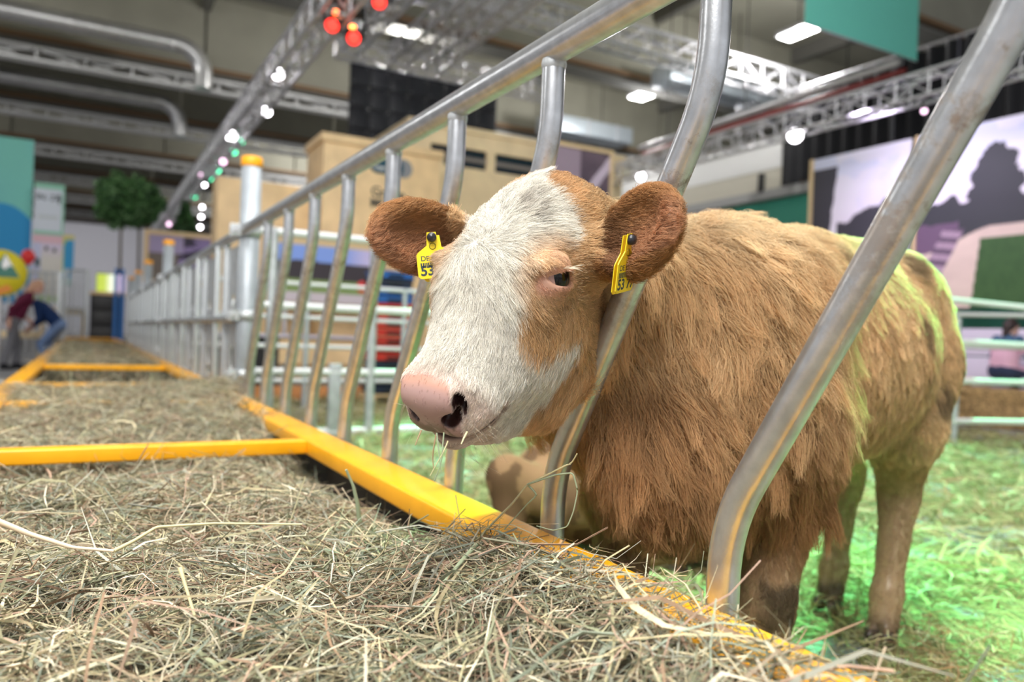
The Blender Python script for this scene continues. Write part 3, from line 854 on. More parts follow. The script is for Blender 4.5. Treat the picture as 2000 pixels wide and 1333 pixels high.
# ---- hair parameters per vertex
HLEN = np.full(len(CV), .042); HLIFT = np.full(len(CV), .40); HCL = np.full(len(CV), .75); HRAD = np.full(len(CV), .00050)
HDEN = np.full(len(CV), 75e3); HSP = np.full(len(CV), .020)
neckz = (1 - sstep(.10, .45, Bd[:, 0])) * sstep(.50, .62, Bd[:, 2])
HLEN += .052 * neckz; HCL += .18 * neckz; HSP += .008 * neckz
HLEN -= .012 * sstep(.75, 1.0, Bd[:, 0])
HLEN = HLEN * (1 - leg) + .012 * leg; HLEN *= np.where(Bd[:, 2] < .25, .7, 1)
HRAD = HRAD * (1 - leg * .3)
HDEN *= 1 + leg * .8
toph = sstep(.6, .95, cN[:, 2]) * (1 - headw); HLEN *= 1 - .35 * toph
hl = np.full(len(CV), .029); hd = np.full(len(CV), 420e3); hr = np.full(len(CV), .00030); hcl = np.full(len(CV), .48); hli = np.full(len(CV), .20); hsp = np.full(len(CV), .011)
crown = sstep(.16, .0, H[:, 1]) * sstep(1.3, .5, phi); hl += .002 * crown; hli += .04 * crown; hcl += .12 * crown; hsp += .003 * crown
hl = np.where(H[:, 1] > .28, hl * .72, hl)
hl *= 1 - .75 * (1 - sstep(.036, .060, de))
hl *= 1 - .7 * sstep(.37, .42, H[:, 1]); hl = np.where(H[:, 1] < -.02, hl - .006, hl)
hl = np.where(isear, .022, hl); hli = np.where(isear, .5, hli); hd = np.where(isear, 380e3, hd); hcl = np.where(isear, .3, hcl)
jaw = sstep(2.0, 2.6, phi) * sstep(.34, .20, H[:, 1]); hl += .010 * jaw
HLEN = HLEN * (1 - headw) + hl * headw; HDEN = HDEN * (1 - headw) + hd * headw; HRAD = HRAD * (1 - headw) + hr * headw
HCL = HCL * (1 - headw) + hcl * headw; HLIFT = HLIFT * (1 - headw) + hli * headw; HSP = HSP * (1 - headw) + hsp * headw
HDEN *= 1 - np.clip(nose * 1.4, 0, 1) * .985
HDEN[hoof] = 0
HDEN *= np.where((de < .030) & (headw > .5), 0, 1)
inm = (H[:, 1] > .37) & (np.abs(H[:, 2] + .1115) < .010) & (headw > .5); HDEN[inm] = 0
HDEN[CV[:, 2] < .05] = 0
vdir = _O - CV; vdir /= np.linalg.norm(vdir, axis=1, keepdims=True)
HDEN *= .12 + .88 * sstep(-.45, -.10, (cN * vdir).sum(1))
# lie of the coat
flow = np.zeros_like(CV)
back3 = np.array([bB[0], bB[1], 0]); lat3 = np.array([bL[0], bL[1], 0])
flow += back3 * (.45 + .5 * sstep(.3, .9, cN[:, 2]))[:, None] + np.array([0, 0, -1.0])
sw = (n3(CV, 7, 31) - .5) * 2.2
flow += back3 * sw[:, None] * .45
flow = flow * (1 - leg[:, None]) + np.array([0, 0, -1.0]) * leg[:, None]
rad = np.stack([H[:, 0] * 1.1, H[:, 1] - .15, -.35 * np.abs(H[:, 0])], 1)
rad[:, 0] += (n3(CV, 22, 33) - .5) * .12; rad[:, 1] += (n3(CV, 22, 34) - .5) * .08
rad /= np.linalg.norm(rad, axis=1, keepdims=True) + 1e-9
hflow = rad @ HR.T
for base, R2, sgn in ((EARL_B, REL, 1), (EARR_B, RER, -1)):
    msk = isear & (np.sign(H[:, 0]) == sgn)
    hflow[msk] = R2[:, 0] * .8 + R2[:, 2] * .1 + np.array([0, 0, -.25])
flow = flow * (1 - headw[:, None]) + hflow * headw[:, None] * 1.2
flow -= cN * (flow * cN).sum(1, keepdims=True)
flow /= np.linalg.norm(flow, axis=1, keepdims=True) + 1e-9

def grow_fur(seed, scale=1.0, npts=6):
    rng = np.random.default_rng(seed)
    fden = HDEN[CF].mean(1) * CA * scale
    N = int(fden.sum())
    cdf = np.cumsum(fden); cdf /= cdf[-1]
    fi = np.searchsorted(cdf, rng.random(N)); fi = np.clip(fi, 0, len(CF) - 1)
    u = rng.random(N)[:, None]; v = rng.random(N)[:, None]
    def itp(a):
        if a.ndim == 1: a = a[:, None]
        q = CF[fi]
        return (a[q[:, 0]]*(1-u) + a[q[:, 1]]*u)*(1-v) + (a[q[:, 3]]*(1-u) + a[q[:, 2]]*u)*v
    P = itp(CV); N_ = itp(CN); N_ /= np.linalg.norm(N_, axis=1, keepdims=True) + 1e-9
    T = itp(flow); ln = itp(HLEN)[:, 0]; li = itp(HLIFT)[:, 0]; cl = itp(HCL)[:, 0]; rd = itp(HRAD)[:, 0]; sp = itp(HSP)[:, 0]; dn = itp(HDEN)[:, 0] * scale
    c = itp(COLR); hw = itp(headw)[:, 0]
    T = T + rng.normal(0, 1, (N, 3)) * (.22 - .10 * hw)[:, None]; T -= N_ * (T * N_).sum(1, keepdims=True); T /= np.linalg.norm(T, axis=1, keepdims=True) + 1e-9
    ln = ln * rng.uniform(.55, 1.25, N) * (.8 + .5 * (n3(P, 23, 61)))
    li = np.clip(li + rng.normal(0, .10, N), .05, .9)
    s = np.linspace(0, 1, npts)
    def shape(i_n, i_t, l, lift):
        S_ = s[None, :, None]; L_ = l[:, None, None]; lf = lift[:, None, None]
        return L_ * (i_n[:, None] * lf * (S_ - .55 * S_**2) + i_t[:, None] * (1 - .25 * lf) * (.45 * S_ + .5 * S_**2 + .05)* (S_ > 0)) + np.array([0, 0, -1.0]) * L_ * .12 * S_**2
    Q = P[:, None] + shape(N_, T, ln, li)
    # clumping
    p_lead = np.clip(1.0 / (dn * sp**2 + 1e-9), 0, 1)
    lead = np.where(rng.random(N) < p_lead)[0]
    from mathutils.kdtree import KDTree
    kd = KDTree(len(lead))
    for i, q in enumerate(P[lead]): kd.insert(q, i)
    kd.balance()
    near = np.fromiter((kd.find(q)[1] for q in P), np.int64, N)
    L = lead[near]
    ctip = Q[L]
    # leaders get an extra wave and lift so the locks read
    wv = rng.normal(0, 1, (N, 3))[L] * (ln[L] * .12)[:, None]
    amp = rng.uniform(.75, 1.25, N)[L]
    clr = cl * rng.uniform(.4, 1.15, N).clip(0, 1)
    w = (clr[:, None] * s[None]**.9)[..., None]
    rel = (P - P[L])[:, None] * (1 - .60 * s[None, :, None])
    target = ctip + rel + wv[:, None] * (s[None, :, None]**2)
    Q = Q * (1 - w) + target * w
    wob = rng.normal(0, .05, (N, 1, 3)) * ln[:, None, None] * np.sin(s * 7.0)[None, :, None]
    Q += wob
    cm = rng.uniform(.80, 1.18, N) * rng.uniform(.86, 1.10, N)[L]
    c = np.clip(c * cm[:, None], 0, .95)
    return Q, c, rd * rng.uniform(.7, 1.2, N)
def hair_object(name, Q, c, rd, mat_, parent, taper=.25, root=.60, tip=1.15):
    N, n, _ = Q.shape
    cu = bpy.data.hair_curves.new(name)
    cu.add_curves([n] * N)
    cu.attributes['position'].data.foreach_set('vector', np.ascontiguousarray(Q, np.float32).ravel())
    ra = cu.attributes.get('radius') or cu.attributes.new('radius', 'FLOAT', 'POINT')
    tp = np.linspace(1, 0, n)**.7 * (1 - taper) + taper
    ra.data.foreach_set('value', (rd[:, None] * tp[None]).astype(np.float32).ravel())
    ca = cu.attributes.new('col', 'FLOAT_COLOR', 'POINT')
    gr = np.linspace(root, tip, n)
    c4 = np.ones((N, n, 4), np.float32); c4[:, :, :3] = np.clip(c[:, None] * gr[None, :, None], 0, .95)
    ca.data.foreach_set('color', c4.ravel())
    cu.materials.append(mat_)
    o = bpy.data.objects.new(name, cu); COL.objects.link(o); o.parent = parent
    return o
M_FUR = attr_mat('calf_hair', .55, .25, .22)
Q, c, rd = grow_fur(5)
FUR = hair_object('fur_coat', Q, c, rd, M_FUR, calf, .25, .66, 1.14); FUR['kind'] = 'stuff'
print('hairs', len(Q))

# ---- eyes
M_EYE = mat('eye_dark', (.006, .005, .006), .10, spec=.35)
M_EYEW = mat('eye_white', (.42, .27, .25), .2)
for s_ in (1, -1):
    prof = [(ER*math.sin(a), -ER*math.cos(a)) for a in np.linspace(0, math.pi, 20)]
    eb = MB().lathe((0, 0, 0), prof, 28).build('eyeball', M_EYEW, calf, HW(*EYE[s_]))
    # dark iris cap looking outward and a little ahead
    ax = HR @ np.array([s_ * .97, -.12, .10]); ax /= np.linalg.norm(ax)
    R_ = ER * 1.012
    prof = [(R_*math.sin(a), R_*math.cos(a)) for a in np.linspace(0, .80, 10)]
    ib = MB().lathe((0, 0, 0), prof, 28).build('iris', M_EYE, eb)
    ib.rotation_euler = Vector(ax).to_track_quat('Z', 'Y').to_euler()
# lashes and whiskers
rng = np.random.default_rng(77)
LQ = []
for s_ in (1, -1):
    e = EYE[s_]
    for k in range(34):
        t = rng.uniform(-1, .7)
        up_ = np.array([0, -.45 * 1, 0]) 
        p0 = np.array([e[0] + s_*.031, e[1] + .022*t*.7 - .012, e[2] + .010 + .018*t*.7])
        d = np.array([s_*(.9 + rng.normal(0, .15)), -.25 + .55*t*.3 + rng.normal(0, .15), .28 + rng.normal(0, .15)])
        d /= np.linalg.norm(d); l = rng.uniform(.012, .022)
        LQ.append([HW(*(p0 + d*l*q + np.array([0, 0, -.35])*l*q*q)) for q in np.linspace(0, 1, 5)])
LQ = np.array(LQ)
hair_object('eyelashes', LQ, np.tile([.85, .78, .62], (len(LQ), 1)), np.full(len(LQ), .0002), M_FUR, calf)['kind'] = 'stuff'
WQ = []
for k in range(150):
    s_ = rng.choice((1, -1)); 
    if rng.random() < .5: p0 = np.array([s_*rng.uniform(.035, .062), rng.uniform(.37, .45), rng.uniform(-.125, -.07)])
    else: p0 = np.array([rng.uniform(-.04, .04), rng.uniform(.34, .46), rng.uniform(-.18, -.16)])
    d = np.array([p0[0]*12 + rng.normal(0, .3), .35 + rng.normal(0, .3), -.4 + rng.normal(0, .35)]); d /= np.linalg.norm(d); l = rng.uniform(.02, .045)
    WQ.append([HW(*(p0 + d*l*q + np.array([0, 0, -.25])*l*q*q)) for q in np.linspace(0, 1, 5)])
WQ = np.array(WQ)
hair_object('whiskers', WQ, np.tile([.75, .68, .55], (len(WQ), 1)), np.full(len(WQ), .00018), M_FUR, calf)['kind'] = 'stuff'
# ================================================================== pen: bedding and rails
def pen_z(x, y):
    return 0.022 + 0.03 * (vnoise(x * 2.3, y * 2.3, 41) - .5) + 0.03 * (vnoise(x * 6, y * 6, 42) - .5)
bed = thing('straw_bedding', 'deep loose straw bedding covering the pen floor around the calf', 'straw', (3, 4, 0), kind='stuff')
para(sheet('straw_base', lambda x, y: pen_z(x, y) - .02, 0.80, 9.2, -1.6, 9.9, 110, 150, M_STRAWBASE), bed)
near_c = lambda x, y, r: r.random(len(x)) < np.clip(1.9 / np.maximum(.6, np.hypot(x, y) - .2)**1.1, .25, 1)
V, F, C = join_batches([
    hay_batch(26000, (.8, 4.6), (-.6, 5.0), .05, .22, .003, .0085, .03, 51, pen_z, STRAWCOL, zoff=(-.012, .02), round_frac=.15, filt=near_c),
    hay_batch(20000, (.8, 9.0), (1.5, 9.8), .10, .34, .007, .018, .04, 52, pen_z, STRAWCOL, zoff=(-.012, .02), round_frac=0),
    hay_batch(5000, (.85, 2.4), (.5, 2.2), .05, .18, .002, .006, .03, 53, pen_z, np.array([(.42, .25, .12), (.33, .18, .09), (.5, .33, .17), (.55, .42, .24)]), zoff=(-.005, .03), round_frac=.2,
              filt=lambda x, y, r: vnoise(x * 2.2, y * 2.2, 9) > .42)])
para(link_mesh('straw_stalks', fast_mesh('straw_stalks', V, F, C, attr_mat('straw_stalks', .55, .3, .15))), bed)['kind'] = 'stuff'

M_GATE = mat('bright_galvanised', (0.78, 0.80, 0.82), 0.42, 0.35)
def rail_gate(name, label, x0, x1, y, zs, posts, r=.024, group=None, stub=None):
    t = thing(name, label, 'gate', ((x0 + x1) / 2, y, 0), group=group)
    xc = (x0 + x1) / 2
    for z in zs: MB().tube([(x0 - xc, 0, z), (x1 - xc, 0, z)], r, 10).build('rail', M_GATE, t)
    for px in posts: MB().tube([(px - xc, 0, 0.0), (px - xc, 0, max(zs) + .02)], r * 1.15, 10).build('upright', M_GALVD, t)
    if stub:
        for px in stub: MB().box((px - xc - .05, -.03, 0), (px - xc + .05, .03, .62), .01).build('latch_post', M_GALVD, t)
    return t
# inner dividing gate behind the calf's head
def xz(px, py, Y): q = onY(px, py, Y); return float(q[0]), float(q[2])
YG = 6.2
zsg = [xz(700, yy, YG)[1] for yy in (468, 605, 728, 842)]
rail_gate('pen_gate', 'bright tube gate with four rails crossing the pen behind the calf', .95, xz(1250, 600, YG)[0], YG, zsg, [xz(q, 600, YG)[0] for q in (530, 728, 1000)], .033, stub=[xz(655, 700, YG)[0]])
YG2 = 8.6
zs2 = [xz(620, yy, YG2)[1] for yy in (557, 622, 678, 744)]
rail_gate('pen_gate', 'second tube gate further back with closer set rails, before the orange boards', .95, 6.6, YG2, zs2, [xz(q, 600, YG2)[0] for q in (600, 790, 1000)], .026)
# boards along the pen edge
t = thing('kerb_board', 'long orange brown wooden board on the ground behind the tube gates', 'board', (4.2, 9.95, 0))
MB().box((-3.4, -.03, 0), (5.0, .03, .17), .008).build('plank', mat('orange_board', (.62, .26, .09), .7, noise=.25, nscale=6), t)
# side rails on the right of the pen
XR = 9.3
def yz(px, py, X): q = onX(px, py, X); return float(q[1]), float(q[2])
def side_gate(label, X, rails, r=.03):
    y0 = yz(2080, 700, X)[0]; y1 = yz(1700, 700, X)[0]
    t = thing('side_gate', label, 'gate', (X, (y0 + y1) / 2, 0)); yc = (y0 + y1) / 2
    for (pa, pb) in rails:
        a = onX(*pa, X); b = onX(*pb, X); d = (b - a) / (b[1] - a[1])
        z0 = a[2] + d[2] * (y0 - a[1]); z1 = a[2] + d[2] * (y1 - a[1])
        MB().tube([(0, y0 - yc, z0), (0, y1 - yc, z1)], r, 10).build('rail', M_GATE, t)
    for yy in (y0, (y0 + y1) / 2, y1): MB().tube([(0, yy - yc, 0), (0, yy - yc, 1.25)], .03, 10).build('upright', M_GALVD, t)
    return t
side_gate('tube gate along the right edge of the pen beside the seated person', 7.6, [((1880, 588), (2000, 601)), ((1880, 668), (2000, 675)), ((1870, 745), (2000, 748)), ((1860, 823), (2000, 825))])
side_gate('paler tube gate just outside the right pen edge, half hidden by the first', 9.0, [((1885, 615), (2000, 617)), ((1880, 677), (2000, 680))], .026)
# straw bale row outside
def rough_bale(label, lo, hi, seed):
    bm = bmesh.new(); bmesh.ops.create_cube(bm, size=1)
    for v in bm.verts: v.co = [(lo[k] + hi[k]) / 2 + v.co[k] * (hi[k] - lo[k]) for k in range(3)]
    bmesh.ops.subdivide_edges(bm, edges=bm.edges[:], cuts=9, use_grid_fill=True)
    rg = np.random.default_rng(seed)
    for v in bm.verts: v.co += Vector(rg.normal(0, .012, 3)); v.co.z = max(v.co.z, 0)
    o = MB().bm(bm, True).build('straw_bale', mat('straw_bale', (.38, .24, .11), .9, noise=.5, nscale=25, bump=.8, bscale=40))
    return tag(o, label, 'bale')
ya, _ = yz(2060, 780, 9.8); yb_, _ = yz(1780, 780, 9.8)
zt_ = float(onX(1950, 762, 9.8)[2])
rough_bale('brown straw bale row lying outside the right side gate', (9.75, ya, 0), (10.5, yb_, zt_), 3)
# ================================================================== trusses, lamps and ducts under the roof
M_TRW = mat('white_truss_paint', (.80, .80, .80), .45, .1)
def truss(label, p0, p1, w=.30, alu=None, step=None, rc=.026, rb=.013, group=None):
    p0 = np.array(p0, float); p1 = np.array(p1, float); L = np.linalg.norm(p1 - p0); d = (p1 - p0) / L
    t = thing('lighting_truss', label, 'truss', tuple(p0), group=group)
    sd = np.cross(d, [0, 0, 1.0]); sd /= np.linalg.norm(sd); up = np.cross(sd, d)
    cs = [sd*w/2 + up*w/2, -sd*w/2 + up*w/2, -sd*w/2 - up*w/2, sd*w/2 - up*w/2]
    for c in cs: MB().tube([c, c + d*L], rc, 8).build('chord', alu or M_ALU, t)
    n = max(2, int(L / (step or w*1.3))); mb = MB()
    for f in range(4):
        a, b = cs[f], cs[(f+1) % 4]
        for k in range(n):
            s0, s1 = d*L*k/n, d*L*(k+1)/n
            mb.tube([a + s0, b + s1] if (k % 2 == 0) else [b + s0, a + s1], rb, 5, cap=False)
    for k in range(n + 1):
        for f in range(4): mb.tube([cs[f] + d*L*k/n, cs[(f+1) % 4] + d*L*k/n], rb, 5, cap=False)
    o = mb.build('bracing', alu or M_ALU, t); o['kind'] = 'stuff'
    return t
rl = ['first', 'second', 'third', 'fourth', 'fifth', 'sixth']
rowlab = ['long white truss under the girder in front of the lower duct elbow', 'long white truss on the girder just beyond the lower duct', 'white ceiling truss two girders beyond the ducts',
          'white ceiling truss three girders beyond the ducts', 'white ceiling truss above the round tree crown', 'farthest white ceiling truss before the pale end wall']
for y, l in zip(ROWS[2:8], rowlab):
    truss(l, (-22, y - .1, 8.4), (24, y - .1, 8.4), .34, M_TRW, step=1.2, rc=.05, rb=.026)
TL = truss('long lighting truss hung with white and green spots running above the feed line', (2.9, 7.5, 5.5), (2.9, 44, 5.5), .40, step=.6, rc=.032, rb=.018)
TR = truss('lighting truss above the black curtain and the landscape boards', (10.2, 1.5, 4.62), (10.2, 15.5, 4.62), .34, step=.5)
truss('high truss crossing the hall toward the landscape boards', (4.5, 15.2, 8.3), (20.5, 15.2, 8.3), .55, step=.8, rc=.05, rb=.025)
truss('truss carrying the hanging black screen', (4.7, 16.9, 7.25), (10.2, 16.9, 7.25), .42, step=.55, rc=.035, rb=.02)
for x_, l in ((4.95, 'short truss meeting the red moving lights'), (6.1, 'middle short truss running over the hanging screen'), (6.9, 'right short truss running over the hanging screen')):
    truss(l, (x_, 9.5, 7.3), (x_, 16.7, 7.3), .40, step=.55, rc=.035, rb=.02)
# vertical truss leg left of the orange capped post
qv = onY(432, 345, 24.0)
truss('upright truss leg with small lamps behind the orange capped post', (qv[0], 24, 0.0), (qv[0], 24.001, 5.2), .22, step=.4)
# white strut and red sprinkler pipe at the right
a = onZ(1250, 290, 6.2); b = onZ(1760, 120, 6.2)
ps = thing('pipe_run', 'white steel strut with a red sprinkler pipe under the right roof', 'pipe', tuple(a))
MB().tube([(0, 0, 0), tuple(b - a)], .07, 10).build('strut', M_ALU, ps)
MB().tube([(.12, 0, -.14), tuple(b - a + np.array([.12, 0, -.14]))], .05, 10).build('red_pipe', mat('red_pipe', (.30, .03, .03), .4), ps)
for f_ in (.15, .5, .85): MB().tube([tuple((b - a)*f_), tuple((b - a)*f_ + np.array([0, 0, 11.19 - a[2]]))], .012, 6).build('hanger', M_BLACK, ps)
# ducts
M_DUCT = mat('spiral_duct', (.62, .62, .62), .32, .8, noise=.08, nscale=3)
def duct(label, y, x1, z):
    t = thing('air_duct', label, 'duct', (x1, y, z))
    MB().tube([(-22, 0, 0), (-.8, 0, 0)], .24, 18).build('straight_run', M_DUCT, t)
    MB().tube([(-.8 + .75*math.sin(a), 0, -.75 + .75*math.cos(a)) for a in np.linspace(0, math.pi/2, 9)] + [(-.05, 0, -1.1)], .24, 18).build('elbow', M_DUCT, t)
    for k in range(9): MB().lathe((-.9 - k*2.4, 0, 0), [(.243, -.03), (.262, -.03), (.262, .03), (.243, .03)], 18, 'x').build('joint_ring', M_DUCT, t)
    return t
duct('nearer silver air duct ending in a downward elbow', 23.2, 2.75, 8.7)
duct('farther silver air duct ending in a downward elbow', 29.4, 2.75, 8.7)
# big cool-coloured ducts on the right
M_DUCTB = mat('blue_grey_duct', (.50, .56, .62), .35, .5)
def big_duct(label, px0, px1, Y, r):
    a = onY(*px0, Y); b = onY(*px1, Y)
    t = thing('air_duct', label, 'duct', tuple(a)); v = b - a; v[1] = 0
    MB().box((0, -r, -r*.6), (v[0], r, r*.6), .05).build('trunk', M_DUCTB, t)
    for f in (.12, .45, .8): MB().box((v[0]*f - .03, -r*1.04, -r*.65), (v[0]*f + .03, r*1.04, r*.65)).build('flange', M_ALU, t)
    for f in (.2, .7): MB().tube([(v[0]*f, 0, r*.6), (v[0]*f, 0, 11.19 - a[2])], .015, 6).build('hanger', M_BLACK, t)
    return t
big_duct('square blue-grey air duct beside the oval roof lamp', (1290, 145), (1500, 200), 17.5, .45)
big_duct('square blue-grey air duct low behind the calf fence bar', (1060, 240), (1220, 290), 24.0, .5)
big_duct('square air duct behind the hanging turquoise banner', (1790, 10), (1900, 60), 12.5, .5)

# ---- lamps of the hall
M_LAMPON = mat('lamp_lens_white', (1, 1, 1), .4, emit=9.0)
def bay_lamp(label, loc, sx, sy, power, group=None):
    t = thing('bay_lamp', label, 'lamp', loc, group=group)
    MB().box((-sx/2 - .05, -sy/2 - .05, .02), (sx/2 + .05, sy/2 + .05, .14), .02).build('housing', M_ALU, t)
    MB().box((-sx/2, -sy/2, -.01), (sx/2, sy/2, .03)).build('lens', M_LAMPON, t)
    MB().tube([(0, 0, .14), (0, 0, 11.18 - loc[2])], .015, 6).build('hanger', M_BLACK, t)
    l = bpy.data.lights.new('bay_lamp_light', 'POINT'); l.energy = power; l.shadow_soft_size = .35; l.color = (1, .985, .96)
    lo = bpy.data.objects.new('bay_lamp_light', l); COL.objects.link(lo); lo.parent = t; lo.location = (0, 0, -.5)
    return t
BP = 620
bay_lamp('rectangular roof lamp between the short trusses above the black screen', tuple(onZ(795, 45, 9.0)), .75, .55, BP)
bay_lamp('rectangular roof lamp left of the hanging turquoise banner', tuple(onZ(1560, 65, 9.0)), .45, .95, BP)
bay_lamp('oval looking roof lamp low beside the square duct', tuple(onZ(1255, 188, 9.0)), .55, .75, BP)
for (x_, y_) in ((-4, 2), (5, 5), (-8, 20.5), (-13, 36), (10, 36), (-18, 50), (10, 50), (24, 28), (-14, 8), (-6, 71), (12, 71), (2, 78), (-14, 78)):  # unseen lamps added to light the roof, hall and far wall
    bay_lamp('rectangular lamp added out of view between girders to light the hall', (x_, y_, 9.0 if y_ < 30 else 10.1), .6, .8, BP, 'added hall lamps')

def lens_mat(name, c, e):
    return mat(name, c, .4, emit=e)
L_W = lens_mat('spot_white', (1, .95, 1.0), 12); L_G = lens_mat('spot_green', (.08, .85, .42), 4); L_P = lens_mat('spot_pink', (.95, .62, .85), 3.0); L_R = lens_mat('spot_red', (1, .03, .02), 3.5); L_O = lens_mat('spot_orange', (1, .22, .05), 8)
def par_can(label, loc, aim, r, lm, group=None, hang=None):
    loc = np.array(loc); aim = np.array(aim, float); d = aim / np.linalg.norm(aim)
    t = thing('stage_spot', label, 'spotlight', tuple(loc), group=group)
    h = MB().lathe((0, 0, 0), [(0, -.30*r/.09), (.6*r, -.28*r/.09), (r*1.1, -.1*r/.09), (r*1.12, 0.0), (r, .005)], 16).build('housing', M_BLACK, t)
    q = Vector(d).to_track_quat('Z', 'Y').to_euler(); h.rotation_euler = q
    l = MB().lathe((0, 0, 0), [(r, 0.0), (r*.7, .25*r), (0, .35*r)], 16).build('lens', lm, t); l.rotation_euler = q
    MB().tube([(0, 0, r*.5), tuple(np.array(hang) - loc) if hang is not None else (0, 0, .36)], .014, 6).build('bracket', M_BLACK, t)
    return t
tocam = lambda p: _O - np.array(p)
for i_, (px, py, r) in enumerate(((543, 145, .10), (521, 218, .10), (452, 266, .12))):
    p = onX(px, py, 2.9 if i_ != 1 else 3.3)
    par_can(['white spot high on the long lighting truss', 'white spot hung away to the right of the long lighting truss', 'bright white double spot on the long truss just above the green ones'][i_], p, tocam(p) + np.array([0, 0, -1.0]), r, L_W, None, (2.9, p[1], 5.34))
for i_, (px, py) in enumerate(((471, 276), (457, 297), (425, 333), (410, 348), (379, 384), (353, 412), (317, 452))):
    p = onX(px, py, 3.25); par_can('small green spot in the row below the long lighting truss', p, tocam(p), .075 + .004*i_, L_G, 'green spots along the long truss', (3.09, p[1], 5.33))
for i_, (px, py) in enumerate(((392, 342), (348, 388), (323, 424), (303, 452), (436, 316), (330, 438))):
    p = onX(px, py, 2.95); par_can('small pink spot on the long lighting truss', p, tocam(p), .055 + .006*i_, L_P, 'pink spots along the long truss', (3.1, p[1], 5.3))
for i_, (px, py) in enumerate(((400, 362), (395, 405), (393, 424), (391, 444))):
    p = onY(px, py, 24.0); par_can('small white lamp strung on the chain behind the capped post', p, tocam(p), .055, L_W, 'white lamps strung on the chain', (3.0, p[1], 5.33))
for px, py, X_, l in ((1553, 265, 10.2, 'bright white spot under the right lighting truss by the black curtain'), (1252, 345, 10.2, 'small white spot at the far end of the right truss, above the calf ear')):
    p = onX(px, py, X_); par_can(l, p, tocam(p), .115 if px > 1300 else .085, L_W, None, (10.2, p[1], 4.5))
p = onX(1805, 217, 10.3); par_can('tiny pinkish spot on the right truss before the curtain', p, tocam(p), .04, L_P, None, (10.2, p[1], 4.5))
def moving_head(label, px, py, D, aim):
    p = atD(px, py, D)
    t = thing('moving_head_light', label, 'stage light', tuple(p))
    MB().box((-.16, -.12, .30), (.16, .12, .42), .02).build('base', M_BLACK, t)
    MB().tube([(0, 0, .42), (0, 0, 8.655 - p[2])], .02, 6).build('suspension_pole', M_BLACK, t)
    y = MB().box((-.19, -.04, -.02), (-.15, .04, .32), .01); y.box((.15, -.04, -.02), (.19, .04, .32), .01); y.build('yoke', M_BLACK, t)
    d = np.array(aim, float); d /= np.linalg.norm(d); q = Vector(d).to_track_quat('Z', 'Y').to_euler()
    h = MB().lathe((0, 0, 0), [(0, -.2), (.10, -.19), (.12, -.05), (.12, .15), (.11, .2)], 18).build('head', M_BLACK, t); h.rotation_euler = q
    l = MB().lathe((0, 0, 0), [(.095, .195), (.07, .212), (0, .22)], 18).build('lens', L_R, t); l.rotation_euler = q
    k = MB().lathe((0, 0, 0), [(.05, .0), (.04, .03), (0, .035)], 12).build('status_lamp', L_O, t, tuple(-ray(px, py) * .2 + np.array([0, 0, .12])))
    return t
moving_head('red lit moving head at the near end of the long lighting truss', 655, 42, 11.0, (-.5, -.8, -.75))
moving_head('red lit moving head hanging lower beside the other one', 688, 70, 11.4, (-.15, -.95, -.55))
moving_head('red lit moving head partly above the picture top', 742, -2, 11.0, (-.3, -.8, -.6))
for px, py, Y_ in ((797, 90, 16.8), (880, 108, 16.8)):
    p = onY(px, py, Y_); par_can('black stage lamp standing on the screen truss', p, (0, -1, -.3), .12, M_BLACK, 'unlit lamps on the screen truss', (p[0], 16.9, 7.45))

# ================================================================== things behind the pen
def text_mesh(s, size, mat_, name, parent, loc, rot, bold=0.0, extrude=.001):
    cu = bpy.data.curves.new(name, 'FONT'); cu.body = s; cu.size = size; cu.extrude = extrude; cu.offset = bold
    o = bpy.data.objects.new(name, cu); COL.objects.link(o)
    dg = bpy.context.evaluated_depsgraph_get(); dg.update()
    me = bpy.data.meshes.new_from_object(o.evaluated_get(dg)); me.materials.clear(); me.materials.append(mat_)
    bpy.data.objects.remove(o); bpy.data.curves.remove(cu)
    k = link_mesh(name, me, parent, loc); k.rotation_euler = rot
    return k
def print_mesh(name, w, h, fn, nx, ny, rough=.6, seed=0):
    """flat print on a board: colours computed per point, lying in the local XZ plane, facing -Y"""
    u, v = np.meshgrid(np.linspace(0, 1, nx), np.linspace(0, 1, ny))
    V = np.stack([u.ravel()*w, np.zeros(u.size), v.ravel()*h], 1)
    i = (np.arange(ny-1)[:, None]*nx + np.arange(nx-1)[None]).ravel()
    F = np.stack([i, i+1, i+nx+1, i+nx], 1)
    return fast_mesh(name, V, F, fn(u.ravel(), v.ravel()), attr_mat(name + '_print', rough, .3))
def board(name, label, cat, w, h, loc, rz, fn, nx=120, ny=80, th=.04, frame=None, legs=0.0, fw_=.05, only_side=False):
    t = thing(name, label, cat, loc, rz)
    MB().box((0, .002, 0), (w, th, h)).build('panel', M_WHITE, t)
    link_mesh('print', print_mesh(name, w, h, fn, nx, ny), t)
    if frame is not None:
        for lo, hi in (((-fw_, -.03, -fw_), (0, th + .02, h + .01)),) if only_side else (((-fw_, -.03, -fw_), (0, th + .02, h + fw_)), ((w, -.03, -fw_), (w + fw_, th + .02, h + fw_)), ((0, -.03, h), (w, th + .02, h + fw_)), ((0, -.03, -fw_), (w, th + .02, 0))):
            MB().box(lo, hi).build('frame_bar', frame, t)
    if legs > 0:
        for x_ in (.12*w, .85*w): MB().box((x_, .03, -legs), (x_ + .06, .09, .1)).build('leg', M_ALU, t)
    return t
def mix(a, b, t): return np.array(a)[None]*(1-t[:, None]) + np.array(b)[None]*t[:, None]
M_PLY = mat('plywood', (.84, .60, .33), .55, noise=.10, nscale=3)
M_PLYL = mat('plywood_light', (.88, .70, .44), .55, noise=.07, nscale=3)
M_FRAME = mat('pale_wood_frame', (.78, .58, .34), .6)
